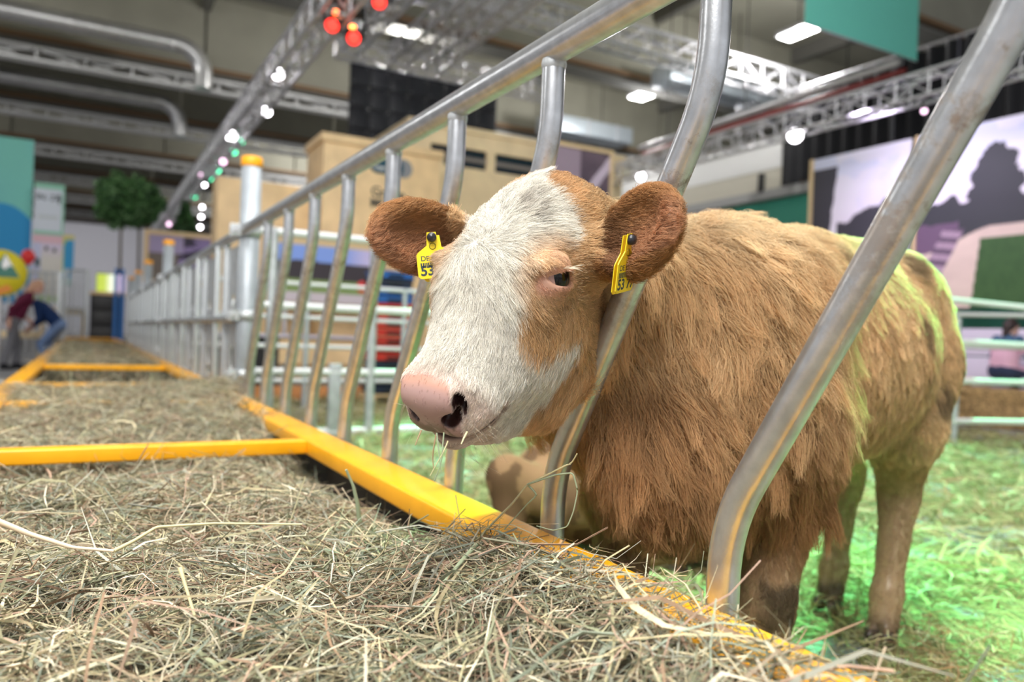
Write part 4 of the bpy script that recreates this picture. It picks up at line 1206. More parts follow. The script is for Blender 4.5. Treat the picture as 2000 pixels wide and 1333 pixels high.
# ---- landscape boards on the right
XB = 12.0
y1 = float(onX(1590, 315, XB)[1]); yj = float(onX(1785, 270, XB)[1]); y0 = 3.0; ztop = 4.48; zbot = 1.62
def land(u, v, left):
    """big landscape picture: pale sky, dark woods, sandy track, meadow; u grows toward the camera"""
    c = mix((.84, .78, .95), (.68, .70, .92), sstep(.55, 1.0, v)); c = mix_arr(c, (.88, .82, .93), .55*(fbm(u*5, v*9, 3) > .5))  # lilac of the light on the boards is mixed into the print
    u = u if left else u / .36
    if left:
        edge = .50 + .16*np.clip((u-.25)*1.6, 0, 1) + .07*fbm(u*10, v*2, 5); tree1 = (v < edge) & (u > .28)
        tree2 = (u < .28 - .55*(.85 - v)*.35 - .03*fbm(v*14, u, 6)) & (v < .93) | ((u < .3) & (v < .42))
        c[tree1 | tree2] = (.060, .058, .075)
        c[v < .40] = (.45, .36, .55); c[(v < .37) & (v > .335)] = (.30, .24, .40)
        c[v < .28] = (.36, .28, .42)
    else:
        crown = np.zeros(len(u), bool); nz_ = (fbm(u*26, v*40, 7) - .5)*.5
        for cu_, cv_, r_ in ((.62, .70, .13), (.76, .72, .14), (.70, .80, .13), (.57, .62, .10), (.86, .66, .11), (.66, .74, .14), (.80, .78, .10), (.72, .62, .15), (.62, .58, .10), (.82, .60, .12)):
            crown |= np.hypot(u - cu_, (v - cv_)*1.65)/r_ < 1.0 + nz_
        hedge = v < .565 + .05*fbm(u*9, 0*v, 8) + .04*bumpf(u, .34, .06)
        c[hedge | crown] = (.050, .052, .062)
        c[(v < .46 + .03*fbm(u*7, v, 9)) & (u < .40)] = (.16, .10, .17)
        road = v < .44 - .13*sstep(.75, .05, u)
        c[road] = mix((.62, .48, .44), (.74, .58, .52), fbm(u*6, v*16, 10))[road]
        fen = (v < .44) & (v > .10) & (u < .42*(v/.44)**.8 + .04) & (u > .42*(v/.44)**.8 - .16)
        c[fen] = np.where((np.sin(v[fen]*95 + u[fen]*10) > .1)[:, None], (.13, .09, .14), (.40, .28, .38))
        gr = (v < .375) & (u > .60 + .32*(.375 - v) * -0.55) 
        c[gr] = mix((.035, .085, .03), (.06, .13, .045), fbm(u*30, v*30, 11))[gr]
    return c
def fbm(x, y, s): return vnoise(x, y, s)*.55 + vnoise(x*2.1, y*2.1, s+1)*.3 + vnoise(x*4.3, y*4.3, s+2)*.15
def mix_arr(c, b, t): return c*(1-t[:, None]) + np.array(b)[None]*t[:, None]
wL = y1 - yj
board('landscape_board', 'tall printed board of dark trees under a lilac-lit sky next to the green wall', 'poster', wL - .04, ztop - zbot, (XB, y1, zbot), -math.pi/2, lambda u, v: land(u, v, True), 160, 160, frame=M_FRAME, legs=zbot, fw_=.07, only_side=True)
board('landscape_board', 'wide printed board of a sandy track, meadow and big tree under a lilac-lit sky', 'poster', yj - y0 - .14, ztop - zbot, (XB, yj - .10, zbot), -math.pi/2, lambda u, v: land(u, v, False), 260, 160, frame=M_FRAME, legs=zbot, fw_=.05, only_side=True)
# ---- black curtain, white wall, green wall far right
M_CURT = mat('black_curtain', (.012, .012, .016), .75)
ct = thing('stage_curtain', 'black pleated curtain hanging behind the landscape boards', 'curtain', (16, 8.5, 0))
cyA = float(onX(1525, 300, 16)[1])
yy = np.arange(-3.0, cyA, .045)
pts = [(16 + .10*math.sin(k*2*math.pi*.045/.42) - 16, y - 8.5) for k, y in enumerate(yy)]
mb = MB()
for k in range(len(pts) - 1):
    mb.quad((pts[k][0], pts[k][1], 5.2), (pts[k+1][0], pts[k+1][1], 5.2), (pts[k+1][0], pts[k+1][1], 7.6), (pts[k][0], pts[k][1], 7.6))
mb.build('cloth', M_CURT, ct)
tk = MB(); tk.tube([(0, -11.5, 7.65), (0, cyA - 8.5, 7.65)], .04, 8); tk.build('rail', M_ALU, ct)
for k in range(9): MB().box((-.13, -9 + k*1.45, 5.2), (-.10, -8.97 + k*1.45, 7.6)).build('seam_strip', mat('curtain_seam', (.10, .10, .13), .6), ct)
ww = thing('fabric_wall', 'white and grey banded fabric wall beside the black curtain', 'partition', (16.1, cyA, 0))
MB().box((0, .02, 5.75), (.1, 9, 6.6)).build('upper_band', M_WHITE, ww); MB().box((0, .02, 5.2), (.1, 9, 5.74)).build('lower_band', mat('cream_band', (.55, .52, .44), .7), ww)
MB().box((-.05, -6, 4.95), (.1, 9, 5.19)).build('grey_band', mat('grey_band', (.36, .36, .36), .7), ww)
MB().box((-.12, .6, 5.15), (-.02, .75, 5.65)).build('black_fixture', M_BLACK, ww)
gw = thing('stand_wall', 'dark green stand wall with pale pillars behind the calf back', 'partition', (16.3, 14, 0))
MB().box((0, -6, 0), (.1, 2.9, 4.94)).build('green_panel', mat('green_wall', (.03, .24, .17), .6), gw)
MB().box((0, 4.6, 0), (.1, 9, 4.94)).build('green_panel', mat('green_wall_2', (.03, .24, .17), .6), gw)
MB().box((-.1, 3.0, 0), (.1, 4.5, 4.94)).build('pillar', M_WHITE, gw)
# ---- hanging turquoise banner
YBN = 8.2
ba = onY(1572, 45, YBN); bb = onY(1790, 122, YBN); zb_ = float((ba[2] + bb[2])/2); wbn = float(bb[0] - ba[0])
bt = thing('hanging_banner', 'turquoise banner hanging from the roof', 'banner', (float(ba[0]), YBN, 0))
MB().box((0, -.006, zb_), (wbn, .006, 8.3)).build('cloth', mat('turquoise_cloth', (.13, .50, .42), .6), bt)
MB().tube([(0, 0, zb_), (wbn, 0, zb_)], .012, 8).build('bottom_bar', M_ALU, bt)
MB().tube([(0, 0, 8.3), (wbn, 0, 8.3)], .015, 8).build('top_bar', M_ALU, bt)
for x_ in (.1, wbn - .1): MB().tube([(x_, 0, 8.3), (x_, 0, 11.19)], .006, 6).build('cable', M_BLACK, bt)
# ---- hanging black screen made of cabinets
ls = thing('led_screen', 'black screen of square cabinets hanging from a truss, seen from its cabinet grid side', 'screen', (5.05, 17.0, 0))
lz0, lz1, lw = 4.55, 7.0, 3.75; nc, nr = 8, 5
cab = MB().box((.01, 0, .01), (lw/nc - .01, .10, (lz1-lz0)/nr - .01), .012).mesh('cabinet', mat('led_black', (.010, .011, .018), .45))
knob = MB().box((0, -.02, 0), (.04, 0, .04)).mesh('latch', mat('latch_grey', (.10, .10, .12), .5))
for i in range(nc):
    for j in range(nr):
        o = link_mesh('cabinet', cab, ls, (i*lw/nc, 0, lz0 + j*(lz1-lz0)/nr)); link_mesh('latch', knob, o, (.05, 0, .05)); link_mesh('latch', knob, o, (lw/nc - .09, 0, (lz1-lz0)/nr - .09))
# ---- plywood kiosks
kf = 13.0
xA = float(onY(632, 300, kf)[0])
k1 = thing('wooden_kiosk', 'tall plywood kiosk with a dark logo and lettering on its front', 'kiosk', (xA, kf, 0))
zk = float(onY(700, 283, kf)[2])
MB().box((0, 0, 0), (2.15, 1.1, zk), .01).build('body', M_PLY, k1)
MB().box((-.05, -.05, zk - .02), (2.2, 1.13, zk + .12), .01).build('roof_trim', M_PLY, k1)
MB().box((-1.6, .5, 0), (-.01, 1.1, zk - .75), .01).build('side_wing', M_PLY, k1)
M_INK = mat('dark_print', (.03, .05, .06), .6)
def onk(px, py): q = onY(px, py, kf); return np.array([q[0] - xA, -.012, q[2]])
c1 = onk(752, 322); lg = MB()
for dx, dz, rx, rz_ in ((-.13, .0, .16, .17), (.06, .05, .18, .20), (.20, -.03, .15, .17), (0, -.05, .2, .12)):
    lg.prism([(c1[0] + dx + rx*math.cos(a), c1[2] + dz + rz_*math.sin(a)) for a in np.linspace(0, 2*math.pi, 20, endpoint=False)], 'y', -.008 - .001*abs(dx), -.001)
lg.build('logo_cloud', mat('logo_teal', (.008, .07, .11), .7), k1)
c2 = onk(788, 330); MB().prism([(c2[0] + .17*math.cos(a), c2[2] + .17*math.sin(a)) for a in np.linspace(0, 2*math.pi, 24, endpoint=False)], 'y', -.006, -.001).build('logo_disc', mat('logo_grey', (.25, .26, .28), .6), k1)
q = onk(728, 330); text_mesh('ernte', .12, M_WHITE, 'logo_word', k1, tuple(q), (math.pi/2, 0, 0), .004)
q = onk(724, 382); text_mesh('Grüne', .24, M_INK, 'lettering', k1, tuple(q), (math.pi/2, 0, 0), .003)
q = onk(722, 404); text_mesh('Mitte', .24, M_INK, 'lettering', k1, tuple(q), (math.pi/2, 0, 0), .003)
k2y = 14.2
xB0 = float(onY(800, 250, k2y)[0]); zk2 = float(onY(860, 250, k2y)[2])
k2 = thing('wooden_kiosk', 'wide plywood kiosk with dark strip windows standing behind the lettered one', 'kiosk', (xB0, k2y, 0))
MB().box((0, 1.0, 0), (5.2, 2.4, zk2), .01).build('body', M_PLYL, k2)
def onk2(px, py): q = onY(px, py, k2y); return q[0] - xB0, q[2]
# front wall with real window openings: strips around the dark recesses
(xw0, zw1), (xw1, zw0) = onk2(842, 280), onk2(950, 334); (xv0, zv1), (xv1, zv0) = onk2(968, 300), onk2(1060, 345)
zw1 = max(zw1, zv1); zw0 = min(zw0, zv0)
fr = MB(); fr.box((0, 0, zw1), (5.2, .06, zk2)); fr.box((0, 0, 0), (5.2, .06, zw0)); fr.box((0, 0, zw0), (xw0, .06, zw1)); fr.box((xw1, 0, zw0), (xv0, .06, zw1)); fr.box((xv1, 0, zw0), (5.2, .06, zw1))
fr.build('front_wall', M_PLYL, k2)
MB().box((0, .06, zk2 - .06), (5.2, 1.0, zk2)).build('ceiling_board', M_PLYL, k2); MB().box((-.04, -.05, zk2), (5.25, 2.42, zk2 + .1)).build('roof_trim', M_PLYL, k2)
for xa_, xb_ in ((xw0, xw1), (xv0, xv1)):
    MB().box((xa_ - .01, .07, zw0 - .01), (xb_ + .01, .09, zw1 + .01)).build('dark_window', mat('dark_glass', (.012, .018, .03), .2), k2)
    MB().box((xa_, .03, (zw0 + zw1)/2 - .05), (xb_, .07, (zw0 + zw1)/2 + .03)).build('window_bar', mat('window_bar', (.25, .22, .20), .6), k2)
MB().box((xw0 - .02, -.02, zw0), (xw0 + .28, .08, (zw0+zw1)/2 + .02)).build('window_step', M_PLYL, k2)
# ---- small framed poster behind the calf's poll
def fn_small(u, v):
    c = mix((.05, .04, .06), (.20, .14, .18), fbm(u*4, v*6, 21)); d = np.abs(v - (.15 + .85*(u-.1)))
    c[d < .07] = (.60, .50, .62); c[(v > .65) & (u < .5)] = (.35, .27, .34); c[((u-.62)**2 + (v-.45)**2) < .012] = (.55, .17, .05); return c
p0 = onY(1070, 420, 12.0); p1 = onY(1192, 302, 12.0)
board('framed_poster', 'small dark poster with a pale diagonal stripe in a wooden frame above the calf head', 'poster', float(p1[0]-p0[0]), 2.0, (float(p0[0]), 12.0, float(p1[2]) - 2.0), 0, fn_small, 80, 100, frame=M_FRAME, legs=float(p1[2]) - 2.0, fw_=.07)
# ---- low posters behind the gates
def fn_low(u, v):
    c = mix((.25, .38, .85), (.62, .55, .85), sstep(.62, .95, u)); c[v > .82] = (.70, .52, .30); c[(v < .56 + .06*fbm(u*6, v, 4))] = (.055, .045, .055)
    c[v < .33] = (.22, .32, .10); c[(v < .15)] = (.62, .55, .60); c[((u-.86)**2*3 + (v-.27)**2) < .008] = (.75, .06, .06); return c
p0 = onY(515, 575, 13.0-.15); p1 = onY(716, 482, 13.0-.15)
board('poster_panel', 'poster of a blue sky over dark woods behind the tube gates', 'poster', float(p1[0]-p0[0]), 1.1, (float(p0[0]), 12.3, 1.35), 0, fn_low, 90, 60, legs=1.35)
def fn_pur(u, v):
    c = mix((.06, .05, .09), (.32, .25, .50), (fbm(u*7, v*7, 13) > .52)*1.0); c[u < .3] = (.20, .17, .15); c[(u < .35) & (v > .6)] = (.42, .36, .58); return c
p0 = onY(288, 545, 20.0); p1 = onY(480, 474, 20.0)
board('framed_poster', 'dark purple poster in a wooden frame behind the head gates', 'poster', float(p1[0]-p0[0]), float(p1[2]-p0[2]), (float(p0[0]), 20.0, float(p0[2])), 0, fn_pur, 60, 40, frame=M_FRAME, legs=float(p0[2]), fw_=.10)
# ---- stack of plastic crates behind the gate
def crate_label(k):
    nth = ['lowest', 'second', 'third', 'fourth', 'fifth', 'sixth', 'top']
    if k < 4: return '%s of the four navy crates at the bottom of the crate stack' % ['lowest', 'second', 'third', 'topmost'][k]
    if k < 11: return '%s red crate counted upward in the plastic crate stack' % nth[k - 4]
    if k < 13: return '%s blue crate resting on the red crates of the stack' % ['lower', 'upper'][k - 11]
    return 'single navy crate between blue ones near the stack top' if k == 13 else 'blue crate topping the plastic crate stack'
def crate_stack():
    cols_ = [(mat('crate_navy', (.012, .02, .05), .4), 'dark navy'), (mat('crate_red', (.62, .03, .02), .35), 'red'), (mat('crate_blue', (.02, .12, .42), .35), 'blue')]
    xa = float(onY(730, 600, 9.4)[0]); w_ = float(onY(800, 600, 9.4)[0]) - xa; hz = .105
    order = [0]*4 + [1]*7 + [2]*2 + [0] + [2]
    for k, ci in enumerate(order):
        mb = MB(); z0, z1 = 0, hz - .008
        for lo, hi in (((0, 0, 0), (w_, .45, .012)), ((0, 0, 0), (w_, .015, z1)), ((0, .435, 0), (w_, .45, z1)), ((0, 0, 0), (.015, .45, z1)), ((w_-.015, 0, 0), (w_, .45, z1))): mb.box(lo, hi)
        t = thing('plastic_crate', crate_label(k), 'crate', (xa + .012*math.sin(k*2.3), 9.3, .12 + k*hz), group='stacked plastic crates')
        mb.build('tray', cols_[ci][0], t)
        MB().box((-.015, -.015, z1 - .02), (w_ + .015, .0, z1)).build('rim', cols_[ci][0], t); MB().box((-.015, .45, z1 - .02), (w_ + .015, .465, z1)).build('rim', cols_[ci][0], t)
        MB().box((w_*.3, -.02, .03), (w_*.7, -.0005, .055)).build('handle_slot', M_BLACK, t)
    pl_ = thing('pallet', 'low wooden pallet under the crate stack', 'pallet', (xa - .05, 9.25, 0))
    for k in range(5): MB().box((0, k*.12, .09), (w_ + .1, k*.12 + .09, .115)).build('board', M_PLY, pl_)
    for k in range(3): MB().box((k*(w_ + .02)/2, 0, 0), (k*(w_ + .02)/2 + .08, .57, .09)).build('block', M_PLY, pl_)
crate_stack()
# dark bench with things under it, seen between the bars
dk = thing('market_stall', 'low stall table with black drape and pale top behind the tube gates', 'table', (2.3, 11.0, 0))
MB().box((-1.2, 0, .78), (2.2, .8, .83), .01).build('table_top', mat('stall_top', (.60, .56, .66), .5), dk)
MB().box((-1.2, .05, .02), (.1, .75, .775)).build('drape', M_BLACK, dk); MB().box((.1, .05, .42), (2.2, .75, .775)).build('front_panel', M_PLY, dk)
for x_ in (.2, 1.2, 2.1): MB().box((x_, .1, 0), (x_ + .05, .15, .42)).build('leg', M_ALU, dk)
# ================================================================== left background
def fn_teal(u, v):
    c = mix((.22, .62, .52), (.20, .58, .56), fbm(u*3, v*3, 2)); a = 1.0
    d1 = np.hypot((u-.15)*.62, (v-.42)*1.0); c[d1 < .26] = (.80, .55, .75)
    d2 = np.hypot((u-.62)*.62, (v-.26)); c[d2 < .34] = (.03, .30, .62); c[(v < .12)] = (.05, .33, .62)
    c[(v < .14) & (u > .35) & (u < .6)] = (.55, .58, .75); return c
YB = 20.0
p0 = onY(67, 275, YB)
tb = board('exhibition_board', 'tall turquoise board with overlapping pink and blue circles', 'display board', 1.5, 3.6, (float(p0[0]) - 1.5, YB, float(p0[2]) - 3.6), 0, fn_teal, 90, 160, legs=float(p0[2]) - 3.6)
def fn_white(u, v):
    c = np.tile((.70, .76, .86), (len(u), 1)); c[(v > .955) | (u > .93)] = (.30, .62, .48); c[(v < .57) & (v > .50)] = (.78, .52, .60); c[(v < .60) & (v > .57)] = (.30, .62, .48)
    c[(v > .70) & (v < .73) & (u > .15) & (u < .8)] = (.60, .66, .70)
    lo = v < .50; c[lo] = mix((.72, .70, .66), (.70, .62, .80), sstep(.35, .5, v))[lo]; c[lo & (u < .28)] = (.60, .62, .84); c[lo & (u < .24) & (u > .1) & (v > .3) & (v < .37)] = (.03, .08, .08)
    c[(v < .06)] = (.45, .62, .30); return c
p0 = onY(68, 362, YB - .4); p1 = onY(127, 362, YB - .4)
wb = board('exhibition_board', 'white information board with a green border standing beside the turquoise board', 'display board', float(p1[0]-p0[0]), 2.6, (float(p0[0]), YB - .4, float(p1[2]) - 2.6), 0, fn_white, 60, 160, legs=float(p1[2]) - 2.6)
bh = 2.6; bw = float(p1[0]-p0[0])
text_mesh('IN. 27', .17, M_INK, 'lettering', wb, (.03, -.004, bh - .36), (math.pi/2, 0, 0), .004)
ar = MB(); ar.prism([(bw*.80, bh - .22), (bw*.86, bh - .22), (bw*.86, bh - .32), (bw*.90, bh - .32), (bw*.83, bh - .46), (bw*.76, bh - .32), (bw*.80, bh - .32)], 'y', -.004, -.001); ar.build('arrow_mark', M_INK, wb)
for x_, z_ in ((.45, 1.18), (.72, 1.15)): MB().prism([(bw*x_ + .035*math.cos(a), z_ + .05*math.sin(a)) for a in np.linspace(0, 6.2, 12)], 'y', -.004, -.001).build('icon_mark', M_INK, wb)
def fn_blue(u, v):
    c = np.tile((.06, .38, .72), (len(u), 1)); c[u < .25 + .35*sstep(.75, 1, v)] = (.55, .70, .12); c[(v > .9)] = (.75, .68, .25); c[v < .14] = (.35, .62, .62); return c
p0 = onY(119, 460, YB + 3.6); p1 = onY(141, 460, YB + 3.6)
board('exhibition_board', 'narrow blue and lime board next to the white information board', 'display board', float(p1[0]-p0[0]) + .05, 1.35, (float(p0[0]), YB + 3.6, float(p1[2]) - 1.35), 0, fn_blue, 30, 60, legs=float(p1[2]) - 1.35)
# round yellow sign with a mountain
q = onY(0, 533, 13.0)
ys = thing('round_sign', 'round yellow sign with a snowy mountain triangle near the two helpers', 'sign', (float(q[0]), 13.0, 0))
zc = float(q[2]); R0 = .33
MB().lathe((0, 0, zc), [(0, .0), (R0, 0), (R0, .04), (0, .04)], 40, 'y').build('disc', mat('sign_yellow', (.62, .52, .02), .5), ys)
tri = MB(); tri.prism([(-.18, zc - .06), (.24, zc - .06), (.06, zc + .28)], 'y', -.008, -.001); tri.build('mountain', mat('sign_green', (.04, .16, .12), .6), ys)
tri = MB(); tri.prism([(.01, zc + .10), (.06, zc + .05), (.11, zc + .11), (.155, zc + .09), (.06, zc + .265)], 'y', -.014, -.009); tri.build('snow_cap', M_WHITE, ys)
st = MB(); st.prism([(-.2, zc - .30), (.10, zc - .16), (.16, zc - .24), (-.14, zc - .38)], 'y', -.008, -.001); st.build('orange_mark', mat('sign_orange', (.60, .20, .02), .6), ys)
MB().tube([(0, .06, 0), (0, .06, zc)], .03, 8).build('pole', M_ALU, ys)
MB().box((-.25, -.15, 0), (.25, .28, .03), .005).build('foot_plate', M_ALU, ys)
# red balloon light
q = onY(55, 503, 18.6); rb = thing('red_balloon', 'small red balloon above the barrier by the information board', 'balloon', (float(q[0]), 18.6, 0))
MB().lathe((0, 0, float(q[2])), [(0, -.17), (.06, -.13), (.125, -.02), (.13, .05), (.08, .14), (0, .17)], 18).build('bulb', mat('red_balloon', (.75, .03, .03), .4), rb)
MB().tube([(0, 0, float(q[2]) - .17), (0, .0, 1.93)], .006, 5).build('string', M_WHITE, rb)
# barrier gates across the aisle
def bar_gate(label, px0, px1, ytop, ybot, Y, n, z0=.2):
    a = onY(px0, ytop, Y); b = onY(px1, ytop, Y); zt = float(a[2]); w = float(b[0]-a[0])
    t = thing('barrier_gate', label, 'gate', (float(a[0]), Y, 0))
    for z in (zt, zt*.55, z0): MB().tube([(0, 0, z), (w, 0, z)], .03, 8).build('rail', M_GALVD, t)
    bm2 = MB().tube([(0, 0, z0), (0, 0, zt)], .028, 8).mesh('bar', M_GALVD)
    for k in range(n): link_mesh('bar', bm2, t, (w*k/(n-1), 0, 0))
    for x_ in (0, w): MB().box((x_ - .05, -.05, 0), (x_ + .05, .05, zt + .03), .01).build('post', M_GALVD, t)
    return t
bar_gate('upright-barred barrier gate behind the two helpers', -40, 118, 524, 640, 18.6, 12)
bar_gate('upright-barred barrier gate between the helpers and the black cabinet', 130, 172, 527, 640, 23.2, 5)
def plank_table(label, px0, px1, py, Y, th):
    a = onY(px0, py, Y); b = onY(px1, py, Y)
    t = thing('timber_bench', label, 'bench', (float(a[0]), Y, 0)); w = float(b[0]-a[0]); z = float(a[2])
    for k in range(3): MB().box((0, k*.15, z - th), (w, k*.15 + .135, z), .006).build('plank', M_PLYL, t)
    for x_ in (.05, w - .15): MB().box((x_, .02, 0), (x_ + .1, .40, z - th), .005).build('trestle', M_PLY, t)
plank_table('pale timber bench top behind the bending man', 75, 172, 598, 24.2, .2)
plank_table('lower pale timber bench behind the standing woman', -20, 98, 645, 18.0, .14)
# black cabinet at the end of the troughs
q0 = onY(177, 575, 23.2); q1 = onY(244, 575, 23.2)
cb = thing('black_cabinet', 'black four-drawer cabinet with a wooden top at the end of the feed troughs', 'cabinet', (float(q0[0]), 23.2, 0)); w = float(q1[0]-q0[0]); zt = float(q0[2])
MB().box((0, .02, 0), (w, .7, zt), .01).build('body', M_BLACK, cb)
for k in range(4):
    d_ = MB().box((.03, 0, zt*k/4 + .03), (w - .03, .03, zt*(k+1)/4 - .03), .008).build('drawer', mat('black_drawer', (.02, .02, .022), .45), cb)
    MB().box((w*.35, -.02, zt*(k+.75)/4), (w*.65, 0, zt*(k+.75)/4 + .02)).build('handle', mat('dark_handle', (.06, .06, .07), .4), d_)
MB().box((-.02, -.02, zt), (w + .02, .72, zt + .08), .006).build('wooden_top', M_PLY, cb)
sc = thing('show_screen', 'lit screen in lime, white and pink standing on the black cabinet', 'screen', (float(q0[0]) + .12, 23.45, zt + .08))
MB().box((0, .03, 0), (w - .1, .08, .52)).build('case', M_BLACK, sc)
def fn_scr(u, v):
    c = mix((.45, .55, .08), (.85, .90, .80), sstep(.25, .6, u)); c[u > .62] = (.05, .20, .45); c[u > .68] = (.75, .60, .80); return c
pm = print_mesh('screen_picture', w - .12, .48, fn_scr, 30, 16); pm.materials[0].node_tree.nodes['Principled BSDF'].inputs['Emission Strength'].default_value = .8
nt = pm.materials[0].node_tree; nt.links.new(nt.nodes['Attribute'].outputs['Color'], nt.nodes['Principled BSDF'].inputs['Emission Color'])
link_mesh('picture', pm, sc, (.01, .028, .02))
for k, px in enumerate((228, 240)):
    q = onY(px, 520, 22.6); t = thing('blue_post', 'slim blue post beside the lit screen', 'post', (float(q[0]), 22.6, 0), group='blue posts by the screen')
    MB().tube([(0, 0, 0), (0, 0, 2.35)], .045, 10).build('tube', mat('blue_paint', (.02, .16, .50), .4), t); MB().lathe((0, 0, 0), [(.0, .03), (.14, .03), (.14, 0), (0, 0)], 14).build('foot', M_BLACK, t)
# ---- trees
M_LEAF = attr_mat('tree_leaves', .55, .3, .2); M_BARK = mat('bark', (.10, .075, .05), .85, noise=.3, nscale=20)
def leaf_ball(n, rx, rz, seed, size, cols, cone=False):
    rg = np.random.default_rng(seed)
    d = rg.normal(0, 1, (n, 3)); d /= np.linalg.norm(d, axis=1, keepdims=True)
    lump = 1 + .16*np.sin(d[:, 0]*5 + seed) * np.cos(d[:, 2]*6) + .10*np.sin(d[:, 1]*9 + 2)
    r = rg.uniform(.45, 1.0, n)**.5 * lump
    P = d*r[:, None]*np.array([rx, rx, rz])
    if cone: P[:, :2] *= (.35 + .65*(1 - (P[:, 2:3]/rz + 1)/2))
    a = rg.normal(0, 1, (n, 3)); a[:, 2] -= .3; a /= np.linalg.norm(a, axis=1, keepdims=True)
    b = np.cross(a, rg.normal(0, 1, (n, 3))); b /= np.linalg.norm(b, axis=1, keepdims=True)
    s = size*rg.uniform(.6, 1.3, n)[:, None]
    V = np.stack([P - a*s, P + b*s*.45, P + a*s, P - b*s*.45], 1).reshape(-1, 3)
    F = np.arange(n*4).reshape(-1, 4)
    c = np.array(cols)[rg.integers(0, len(cols), n)] * rg.uniform(.7, 1.25, n)[:, None]
    return V, F, np.repeat(c, 4, 0)
LC = [(.06, .15, .05), (.08, .20, .06), (.12, .28, .09), (.05, .11, .05), (.20, .36, .16)]
def ball_tree(label, px, py, Y, rx, rz, seed, n=5200, bare=None):
    q = onY(px, py, Y); t = thing('ball_tree', label, 'tree', (float(q[0]), Y, 0))
    V, F, C = leaf_ball(n, rx, rz, seed, .075, LC); V[:, 2] += float(q[2])
    o = link_mesh('foliage', fast_mesh('foliage', V, F, C, M_LEAF), t); o['kind'] = 'stuff'
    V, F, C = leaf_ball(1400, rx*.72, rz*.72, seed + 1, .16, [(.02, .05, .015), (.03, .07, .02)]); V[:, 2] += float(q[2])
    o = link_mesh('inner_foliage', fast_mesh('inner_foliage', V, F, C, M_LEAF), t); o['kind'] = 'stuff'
    MB().tube([(0, 0, .4), (.02, 0, 1.6), (-.01, 0, float(q[2]))], [.055, .045, .03], 8).build('trunk', M_BARK, t)
    MB().lathe((0, 0, 0), [(0, 0), (.26, 0), (.33, .45), (.30, .45), (.29, .40), (0, .40)], 20).build('pot', mat('dark_pot', (.05, .05, .055), .5), t)
    return t
ball_tree('round clipped tree on a tall thin stem beyond the troughs', 238, 394, 25.2, .69, .74, 3)
ball_tree('second round clipped tree standing just behind the first one', 274, 396, 27.0, .69, .72, 9)
q = onY(362, 430, 28.5); t = thing('slim_tree', 'dark slim tree under the long lighting truss', 'tree', (float(q[0]), 28.5, 0))
V, F, C = leaf_ball(2200, .55, 1.1, 17, .08, LC[:4], True); V[:, 2] += float(q[2]) - .4
o = link_mesh('foliage', fast_mesh('foliage', V, F, C*.8, M_LEAF), t); o['kind'] = 'stuff'
MB().tube([(0, 0, 0), (0, 0, float(q[2]))], .05, 8).build('trunk', M_BARK, t)

